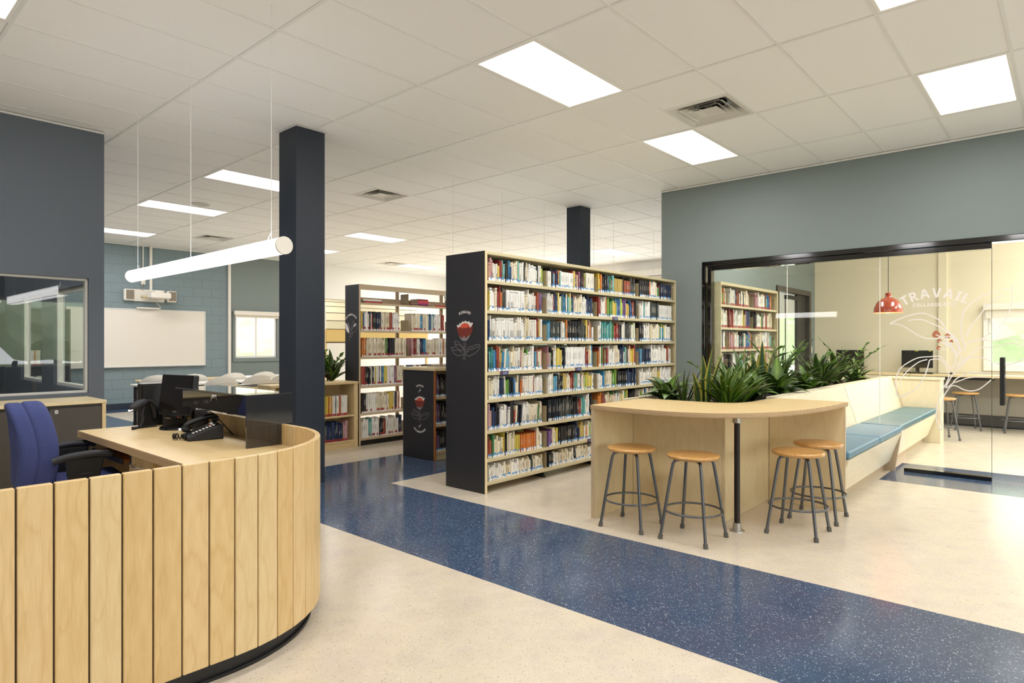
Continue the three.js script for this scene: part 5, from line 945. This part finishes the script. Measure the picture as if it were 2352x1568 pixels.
function classTable(label, x, z, w, topMat) {
  const t = thing('classroom_table', label, 'table', [x, 0, z]);
  mesh('top', uvm(bb(-w / 2, w / 2, 0.715, 0.745, -0.25, 0.25, 0.004), 'x'), topMat, t);
  mesh('rail', bb(-w / 2 + 0.05, w / 2 - 0.05, 0.66, 0.714, -0.2, -0.17, 0.002), M.charcoal, t);
  for (const s of [-1, 1]) for (const q of [-1, 1]) mesh('leg', bb(s * (w / 2 - 0.06) - 0.02, s * (w / 2 - 0.06) + 0.02, 0, 0.714, q * 0.2 - 0.02, q * 0.2 + 0.02, 0.004), M.charcoal, t);
}
classTable('wood topped classroom table at the left in the back row', 4.6, -11.98, 1.5, M.maple);
classTable('white classroom table at the right in the back row', 6.15, -11.98, 1.5, M.whiteGloss);
classTable('white classroom table at the left in the middle row', 4.1, -10.76, 1.4, M.whiteGloss);
classTable('white classroom table at the right in the middle row', 5.6, -10.76, 1.4, M.whiteGloss);
classTable('white classroom table at the left in the front row', 4.15, -9.45, 1.4, M.whiteGloss);
classTable('wood topped classroom table beside the navy pillar', 5.65, -9.45, 1.1, M.maple);
function makeShell(label) {
  const t = thing('shell_chair', label, 'chair');
  // local: back towards +z (faces the whiteboard, -z)
  const g = new THREE.PlaneGeometry(1, 1, 14, 30), p = g.attributes.position;
  for (let i = 0; i < p.count; i++) {
    const u = p.getX(i) * 2, v = p.getY(i) + 0.5; // v 0..1 up
    const e = Math.max(0, (v - 0.6) / 0.4), w = 0.26 * Math.sqrt(Math.max(0, 1 - e * e)) + 0.004;
    p.setXYZ(i, u * w, 0.47 + v * 0.4, 0.2 + 0.09 * v - 1.1 * u * w * u * w);
  }
  g.computeVertexNormals(); const g2 = g.clone(); g2.translate(0, 0, 0.008);
  mesh('backrest', [g, g2], std('#f6f2e8', 0.4, { side: THREE.DoubleSide }), t);
  mesh('seat', at(new RoundedBoxGeometry(0.44, 0.03, 0.42, 3, 0.014), 0, 0.455, 0), M.shell, t);
  for (const sx of [-1, 1]) for (const sz of [-1, 1]) mesh('leg', rod([sx * 0.17, 0.44, sz * 0.16], [sx * 0.21, 0, sz * 0.21], 0.011, 8), M.legGrey, t);
  return t;
}
{
  const spots = [[3.85, -11.42, 'back row, left end, above the wood table edge'], [4.43, -11.35, 'back row, directly behind the monitor top'], [5.05, -11.3, 'back row, third from the left'], [5.62, -11.32, 'back row, fourth from the left'], [3.5, -10.07, 'middle row, left end, beside the monitor'], [4.36, -10.2, 'middle row, second from the left'], [4.95, -10.2, 'middle row, third from the left'], [5.45, -10.15, 'middle row, right end beside the pillar'], [3.8, -8.85, 'front row, above the black counter'], [4.32, -8.82, 'front row, right one nearest the pillar'], [4.42, -9.1, 'front row, half hidden between two others']];
  spots.pop();
  let src = null;
  spots.forEach(([x, z, w], i) => { const label = 'white shell chair in the ' + w; if (!src) { src = makeShell(label); src.position.set(x, 0, z); src.userData.group = 'white classroom chairs'; } else dup(src, [x, 0, z], rr(-0.15, 0.15), label, 'white classroom chairs'); });
}
{ // canopy of the reading corner behind the low bookcase
  const t = thing('reading_canopy', 'beige fabric canopy with dark seams and a tan valance above the reading corner', 'canopy', [9.7, 0, -14.0]);
  const n = 6, R = 0.95, w = 1.55, y0 = 1.72;
  for (let k = 0; k < n; k++) {
    const a0 = k / n * Math.PI / 2, a1 = (k + 1) / n * Math.PI / 2, Q = (a) => [Math.cos(a) * R, y0 + Math.sin(a) * R * 0.82], [za, ya] = Q(a0), [zb, yb] = Q(a1);
    const inset = (a) => w - 0.5 * (1 - Math.cos(a)), A = inset(a0), B = inset(a1);
    const pos = [-A, ya, za, A, ya, za, B, yb, zb, -A, ya, za, B, yb, zb, -B, yb, zb], g = new THREE.BufferGeometry(); g.setAttribute('position', new THREE.Float32BufferAttribute(pos, 3)); g.computeVertexNormals();
    mesh('fabric_panel', g, std('#dcd2b2', 0.85, { side: THREE.DoubleSide }), t);
    mesh('seam', rod([-A, ya, za], [A, ya, za], 0.008, 6), M.canvasDark, t);
  }
  mesh('valance', bb(-w, w, y0 - 0.3, y0, R - 0.02, R, 0.002), M.valance, t); mesh('hem', bb(-w, w, y0 - 0.33, y0 - 0.3, R - 0.03, R + 0.005, 0.004), M.canvasDark, t);
  for (const s of [-1, 1]) mesh('post', bb(s * w - 0.03, s * w + 0.03, 0, y0, R - 0.08, R - 0.02, 0.004), M.maple, t);
}
// ---------------------------------------------------------------- office behind the window
{
  const t = thing('office_desk', 'dark desk inside the office behind the window', 'desk', [0.6, 0, -9.2]);
  mesh('top', bb(-1.2, 1.1, 0.72, 0.76, -0.4, 0.4, 0.004), M.black, t); for (const s of [-1.15, 1.05]) mesh('leg_panel', bb(s - 0.02, s + 0.02, 0, 0.719, -0.38, 0.38, 0.003), M.charcoal, t);
  const p = thing('office_plant', 'dark umbrella leaved plant in a pot inside the office', 'plant', [1.2, 0.76, -9.1]);
  mesh('pot', new THREE.LatheGeometry([[0, 0], [0.09, 0], [0.12, 0.18], [0.11, 0.18], [0.1, 0.15], [0, 0.15]].map((q) => new THREE.Vector2(...q)), 24), M.charcoal, p);
  for (let k = 0; k < 7; k++) { const a = k * 0.95, L = rr(0.25, 0.42), tip = [Math.cos(a) * 0.16 * (0.5 + k / 9), 0.15 + L, Math.sin(a) * 0.16]; const st = mesh('stem', tube([[0, 0.14, 0], [tip[0] * 0.4, 0.15 + L * 0.6, tip[2] * 0.4], tip], 0.005, 5), stemMat, p); for (let i = 0; i < 7; i++) { const m = mesh('leaf', LEAVES.agla[1], M.leaf, st); m.position.set(...tip); m.rotation.set(0, i * 0.9, 0); m.rotateX(1.45); m.scale.setScalar(0.6); } }
  const c = thing('office_bookcase', 'dark bookcase beyond the office inner windows', 'bookcase', [2.3, 0, -13.6]);
  mesh('frame', [bb(-0.9, -0.87, 0, 2.0, -0.15, 0.15), bb(0.87, 0.9, 0, 2.0, -0.15, 0.15), bb(-0.87, 0.87, 1.97, 2.0, -0.15, 0.15), bb(-0.87, 0.87, 0, 2.0, -0.15, -0.14)], M.taupe, c); for (const y of [0.1, 0.55, 1.0, 1.45]) mesh('shelf', bb(-0.87, 0.87, y - 0.025, y, -0.14, 0.15), M.taupe, c);
  bookRows('books on the dark bookcase seen through the office windows', [1.45, 1.0, 0.55, 0.1], 1.95, [1.43, 2.3, 3.17], -13.45, [[['r', 1], ['w', 1], ['y', 0.6], ['m', 1]], [['m', 2], ['w', 1]], [['k', 1], ['m', 1], ['c', 1]]], 'red', (r, b) => r === 0 && b === 1);
}

// ---------------------------------------------------------------- printed emblems and lettering
const font = await new FontLoader().loadAsync('fonts/droid/droid_sans_bold.typeface.json');
// letters laid on an arc in a local x/y plane: centre above (smile) or below (arch)
function arcText(str, size, R, cx, cy, up = 1, track = 1.0, slant = 0) {
  const glyphs = [...str].map((ch) => { const g = new THREE.ExtrudeGeometry(font.generateShapes(ch, size), { depth: 0.0004, bevelEnabled: false, curveSegments: 4 }); g.computeBoundingBox(); const bbx = g.boundingBox; return { g, w: bbx.max.x - bbx.min.x, x0: bbx.min.x }; });
  const gap = size * 0.14 * track; let total = glyphs.reduce((s, q) => s + q.w + gap, -gap), s = -total / 2; const out = [];
  for (const q of glyphs) { const mid = s + q.w / 2, a = R ? mid / R : 0; q.g.translate(-q.x0 - q.w / 2, 0, 0); if (R) { q.g.rotateZ(-a * up); q.g.translate(cx + Math.sin(a) * R, cy + up * (Math.cos(a) - 1) * R, 0); } else q.g.translate(cx + mid, cy, 0); out.push(q.g); s += q.w + gap; }
  return merge(out);
}
// flat stroke of constant width along a smooth line, in x/y, with a little thickness
function ribbon(pts, w, smooth = true, lift = 0, n = 0) {
  const c = new THREE.CatmullRomCurve3(pts.map(([x, y]) => new THREE.Vector3(x, y, 0)), false, 'centripetal'), P = smooth ? c.getPoints(n || Math.max(6, pts.length * 5)) : pts.map(([x, y]) => new THREE.Vector3(x, y, 0)), L = [], R = [];
  P.forEach((p, i) => { const a = P[Math.max(0, i - 1)], b = P[Math.min(P.length - 1, i + 1)], d = b.clone().sub(a).normalize(); L.push(new THREE.Vector2(p.x - d.y * w / 2, p.y + d.x * w / 2)); R.push(new THREE.Vector2(p.x + d.y * w / 2, p.y - d.x * w / 2)); });
  const pos = []; for (let i = 0; i + 1 < P.length; i++) for (const z of [lift, lift + 0.0005]) { const q = [L[i], R[i], R[i + 1], L[i + 1]]; pos.push(q[0].x, q[0].y, z, q[1].x, q[1].y, z, q[2].x, q[2].y, z, q[0].x, q[0].y, z, q[2].x, q[2].y, z, q[3].x, q[3].y, z); }
  const g = new THREE.BufferGeometry(); g.setAttribute('position', new THREE.Float32BufferAttribute(pos, 3)); g.computeVertexNormals(); g.setAttribute('uv', new THREE.Float32BufferAttribute(new Float32Array(pos.length / 3 * 2), 2)); return g;
}
const poly = (pts, z) => { const g = extrude(new THREE.Shape(pts.map((p) => new THREE.Vector2(...p))), 0.0004); return at(g, 0, 0, z); };
// flower emblem, drawn in its own units: x right, y up, about 0.22 m wide
function flower(parent, k) {
  const f = (a) => a.map(([x, y]) => [(x - 565) * 0.0006 * k, (910 - y) * 0.00042 * k]);
  mesh('emblem_crown', poly(f([[380, 560], [400, 542], [425, 562], [445, 505], [475, 520], [510, 465], [545, 480], [585, 452], [620, 485], [665, 470], [695, 515], [730, 498], [748, 520], [690, 620], [565, 640], [415, 620]]), 0.0006), M.print, parent);
  const sun = []; for (let i = 0; i <= 16; i++) { const a = Math.PI * i / 16; sun.push([570 + 108 * Math.cos(a), 605 - 98 * Math.sin(a)]); } sun.push([500, 645], [640, 645]);
  mesh('emblem_sun', poly(f(sun.slice(0, 17).concat([[470, 640], [660, 640]])), 0.0012), M.orange, parent);
  mesh('emblem_cup', poly(f([[378, 565], [415, 612], [450, 585], [505, 635], [550, 600], [585, 630], [640, 598], [690, 612], [752, 540], [740, 660], [700, 770], [640, 860], [565, 880], [500, 860], [430, 770], [390, 660]]), 0.0018), M.red, parent);
  mesh('emblem_base', poly(f([[430, 795], [515, 855], [552, 785], [580, 855], [700, 765], [640, 870], [600, 910], [500, 900]]), 0.0024), M.printGrey, parent);
  const st = (...l) => l.map((p) => ribbon(f(p), 0.0045 * k, true, 0.0006));
  mesh('emblem_lines', st([[540, 930], [548, 1060], [550, 1200]], [[582, 930], [576, 1060], [568, 1190]], [[325, 915], [410, 925], [470, 990], [525, 1060], [545, 1110]], [[325, 915], [345, 990], [400, 1070], [470, 1120], [540, 1110]], [[355, 960], [380, 995], [440, 1000], [520, 1080]], [[245, 1060], [300, 1058], [350, 1040]], [[245, 1060], [290, 1150], [340, 1210], [440, 1245], [500, 1215], [545, 1210]], [[285, 1100], [330, 1125], [400, 1110], [500, 1170]], [[600, 1190], [610, 1120], [660, 1050], [740, 1030], [790, 1000], [890, 995], [895, 1050], [830, 1150], [740, 1210], [650, 1250], [590, 1210]], [[615, 1165], [670, 1105], [760, 1080], [870, 1030]], [[550, 1200], [535, 1300], [545, 1320], [575, 1300], [565, 1240], [600, 1200]]), M.printGrey, parent);
}
const byName = (n) => scene.children.find((o) => o.name === n);
function emblemGroup(owner, x, y, z) { const g = new THREE.Group(); g.name = 'emblem'; g.position.set(x, y, z); g.rotation.y = -Math.PI / 2; owner.add(g); return g; }
{
  const g = emblemGroup(byName('tall_bookcase'), TX0 - 0.0002, 1.406 - 0.0, TZ - 0.26); flower(g, 1); mesh('lettering', at(arcText('ROMANS', 0.026, 0.16, 0, 0.262, 1, 1.1), 0, 0, 0.0004), M.print, g);
  const h = emblemGroup(byName('low_emblem_bookcase'), LX - 0.0002, 0.591, LZ - 0.246); flower(h, 0.84); mesh('lettering', at(arcText('ROMANS', 0.022, 0.14, 0, 0.278, 1, 1.1), 0, 0, 0.0004), M.print, h);
  mesh('lettering', at(arcText('DOCUMENTAIRES', 0.022, 0.15, 0, -0.28, -1, 1.0), 0, 0, 0.0004), M.print, h);
  mesh('arrow', [ribbon([[-0.022, 0.2], [-0.015, 0.222], [0.015, 0.236]], 0.005, true, 0.0004), ribbon([[0.0, 0.25], [0.018, 0.236], [0.008, 0.216]], 0.005, false, 0.0004)], M.print, h);
  mesh('arrow', [ribbon([[0.022, -0.17], [0.015, -0.192], [-0.015, -0.206]], 0.005, true, 0.0004), ribbon([[0.0, -0.19], [-0.018, -0.206], [-0.008, -0.222]], 0.005, false, 0.0004)], M.print, h);
  const d = emblemGroup(byName('documentary_bookcase'), DX - 0.0002, 1.42, DZ - 0.187); mesh('lettering', at(arcText('DOCUMENTAIRES', 0.024, 0.15, 0, 0.345, 1, 0.9), 0, 0, 0.0004), M.print, d);
  mesh('emblem_leaf', [poly([[-0.13, 0.25], [-0.095, 0.225], [-0.05, 0.15], [-0.045, 0.1], [-0.09, 0.12], [-0.13, 0.17]], 0.0004), poly([[0.05, 0.19], [0.1, 0.24], [0.12, 0.215], [0.07, 0.185]], 0.0004)], M.print, d);
  mesh('emblem_leaf', [poly([[-0.07, 0.27], [-0.03, 0.2], [-0.02, 0.13], [-0.05, 0.16], [-0.075, 0.21]], 0.0006)], std('#6d6b6c', 0.7), d);
  mesh('emblem_lines', [[[0, 0.14], [0.02, 0.22], [0.06, 0.27], [0.05, 0.21], [0.01, 0.15]], [[0, 0.13], [0.06, 0.19], [0.14, 0.22], [0.12, 0.15], [0.05, 0.11], [0, 0.12]], [[-0.01, 0.12], [-0.02, 0.06], [-0.035, -0.02]], [[-0.02, 0.08], [0.03, 0.1], [0.02, 0.06], [-0.04, 0.05], [-0.05, 0.085]]].map((p) => ribbon(p, 0.005, true, 0.0004)), M.printGrey, d);
}
{ // drawing on the glass partition: local x = world z, facing the viewer
  const o = byName('window_partition'), g = emblemGroup(o, 7.9335, 0, 0); g.name = 'glass_drawing';
  const lines = [
    [[-1.496, 1.601], [-1.410, 1.648], [-1.307, 1.686], [-1.189, 1.704], [-1.099, 1.666], [-1.029, 1.612], [-0.976, 1.522], [-0.916, 1.459], [-0.878, 1.386], [-0.861, 1.304], [-0.865, 1.283]],
    [[-1.496, 1.601], [-1.410, 1.588], [-1.344, 1.554], [-1.280, 1.505], [-1.216, 1.461], [-1.144, 1.434], [-1.081, 1.432], [-1.020, 1.444], [-0.968, 1.459], [-0.925, 1.433], [-0.895, 1.376], [-0.878, 1.324], [-0.882, 1.273]],
    [[-1.326, 1.629], [-1.261, 1.639], [-1.189, 1.634], [-1.117, 1.598], [-1.037, 1.554], [-0.976, 1.501], [-0.925, 1.454], [-0.891, 1.397]],
    [[-0.827, 1.376], [-0.852, 1.469], [-0.852, 1.592], [-0.836, 1.705], [-0.790, 1.775], [-0.699, 1.853], [-0.610, 1.894]],
    [[-0.609, 1.488], [-0.691, 1.427], [-0.798, 1.388], [-0.831, 1.325], [-0.882, 1.267], [-0.891, 1.236]],
    [[-0.806, 1.458], [-0.785, 1.540], [-0.715, 1.645], [-0.650, 1.750], [-0.610, 1.79]],
    [[-0.827, 1.376], [-0.819, 1.345]], [[-0.798, 1.386], [-0.699, 1.422], [-0.61, 1.405]], [[-0.891, 1.143], [-0.798, 1.238], [-0.699, 1.336], [-0.61, 1.344]], [[-0.891, 1.143], [-0.857, 1.237], [-0.865, 1.262]],
    [[-0.848, 1.211], [-0.790, 1.238], [-0.699, 1.242], [-0.61, 1.205]],
    [[-0.938, 1.111], [-0.976, 1.178], [-1.037, 1.245], [-1.126, 1.243], [-1.225, 1.231], [-1.317, 1.181], [-1.391, 1.115], [-1.424, 1.048], [-1.438, 0.971], [-1.435, 0.884], [-1.429, 0.813], [-1.410, 0.801], [-1.354, 0.828], [-1.261, 0.887], [-1.207, 0.959], [-1.162, 1.067], [-1.139, 1.153], [-1.126, 1.206], [-1.099, 1.215], [-1.033, 1.213], [-0.994, 1.167], [-0.963, 1.105], [-0.959, 1.043], [-0.976, 0.979], [-1.011, 0.905], [-1.046, 0.787], [-1.068, 0.660], [-1.065, 0.565], [-1.046, 0.504], [-1.027, 0.476], [-1.018, 0.506], [-1.033, 0.589], [-1.024, 0.673], [-1.002, 0.832], [-0.976, 0.885], [-0.933, 0.945], [-0.891, 0.941], [-0.831, 0.908], [-0.773, 0.898], [-0.715, 0.914], [-0.658, 0.962], [-0.608, 1.018]],
    [[-0.610, 1.085], [-0.699, 1.087], [-0.765, 1.085], [-0.840, 1.052], [-0.899, 1.014], [-0.925, 0.971], [-0.985, 0.919], [-0.959, 0.990], [-0.908, 1.086], [-0.840, 1.170], [-0.790, 1.238]],
    [[-1.401, 0.913], [-1.399, 0.962], [-1.363, 1.039], [-1.289, 1.128], [-1.216, 1.189], [-1.148, 1.213]], [[-0.910, 0.977], [-0.865, 0.999], [-0.806, 1.027], [-0.707, 1.046], [-0.618, 1.056]],
    [[-0.938, 1.111], [-0.908, 1.179], [-0.903, 1.262], [-0.933, 1.334], [-0.976, 1.376], [-1.029, 1.397]],
    [[-1.073, 1.476], [-1.011, 1.439], [-0.959, 1.386], [-0.916, 1.324], [-0.891, 1.241]], [[-0.972, 1.449], [-0.976, 1.397], [-0.942, 1.345], [-0.908, 1.283]], [[-1.042, 1.407], [-0.994, 1.376], [-0.959, 1.345]], [[-0.938, 1.397], [-0.938, 1.345]], [[-1.046, 1.334], [-1.002, 1.321], [-0.976, 1.329]]];
  mesh('drawn_lines', lines.map((p, i) => ribbon(p, 0.0105, true, i * 0.0008)), M.print, g);
  const berry = (z, y, r) => { const p = []; for (let i = 0; i < 24; i++) { const a = i / 24 * 2 * Math.PI, q = r * (1 + 0.08 * Math.sin(3 * a + z * 9)); p.push([z + Math.cos(a) * q, y + Math.sin(a) * q]); } return poly(p, -0.0008); };
  for (const q of [[-1.071, 1.479, 0.036], [-0.972, 1.461, 0.026], [-1.042, 1.409, 0.02], [-0.938, 1.405, 0.016], [-1.049, 1.336, 0.021]]) mesh('berry', berry(...q), M.berry, g);
  mesh('lettering', arcText('TRAVAIL', 0.098, 0.5, -1.09, 1.868, 1, 0.9), M.print, g);
  mesh('lettering', arcText('COLLABORATIF', 0.036, 0, -1.09, 1.775, 1, 1.25), M.print, g);
  const d = emblemGroup(byName('door_glass'), 7.9185, 0, 0); d.name = 'glass_drawing';
  const l2 = [[[-0.595, 1.898], [-0.499, 1.918], [-0.448, 1.930], [-0.429, 1.958]], [[-0.429, 1.958], [-0.444, 1.880], [-0.444, 1.791], [-0.471, 1.683], [-0.506, 1.600], [-0.586, 1.497]], [[-0.597, 1.805], [-0.578, 1.822], [-0.514, 1.864]], [[-0.586, 1.401], [-0.506, 1.431], [-0.467, 1.438], [-0.421, 1.426], [-0.352, 1.401], [-0.25, 1.37], [-0.15, 1.4]], [[-0.586, 1.346], [-0.506, 1.371], [-0.444, 1.384], [-0.390, 1.372], [-0.352, 1.352], [-0.25, 1.33]], [[-0.586, 1.196], [-0.530, 1.175], [-0.475, 1.173], [-0.405, 1.199], [-0.352, 1.230], [-0.25, 1.27]], [[-0.595, 1.03], [-0.562, 1.054], [-0.499, 1.051], [-0.492, 1.064], [-0.522, 1.083], [-0.597, 1.085]]];
  mesh('drawn_lines', l2.map((p, i) => ribbon(p, 0.0085, true, i * 0.0008)), M.print, d);
}
renderer.render(scene, camera);
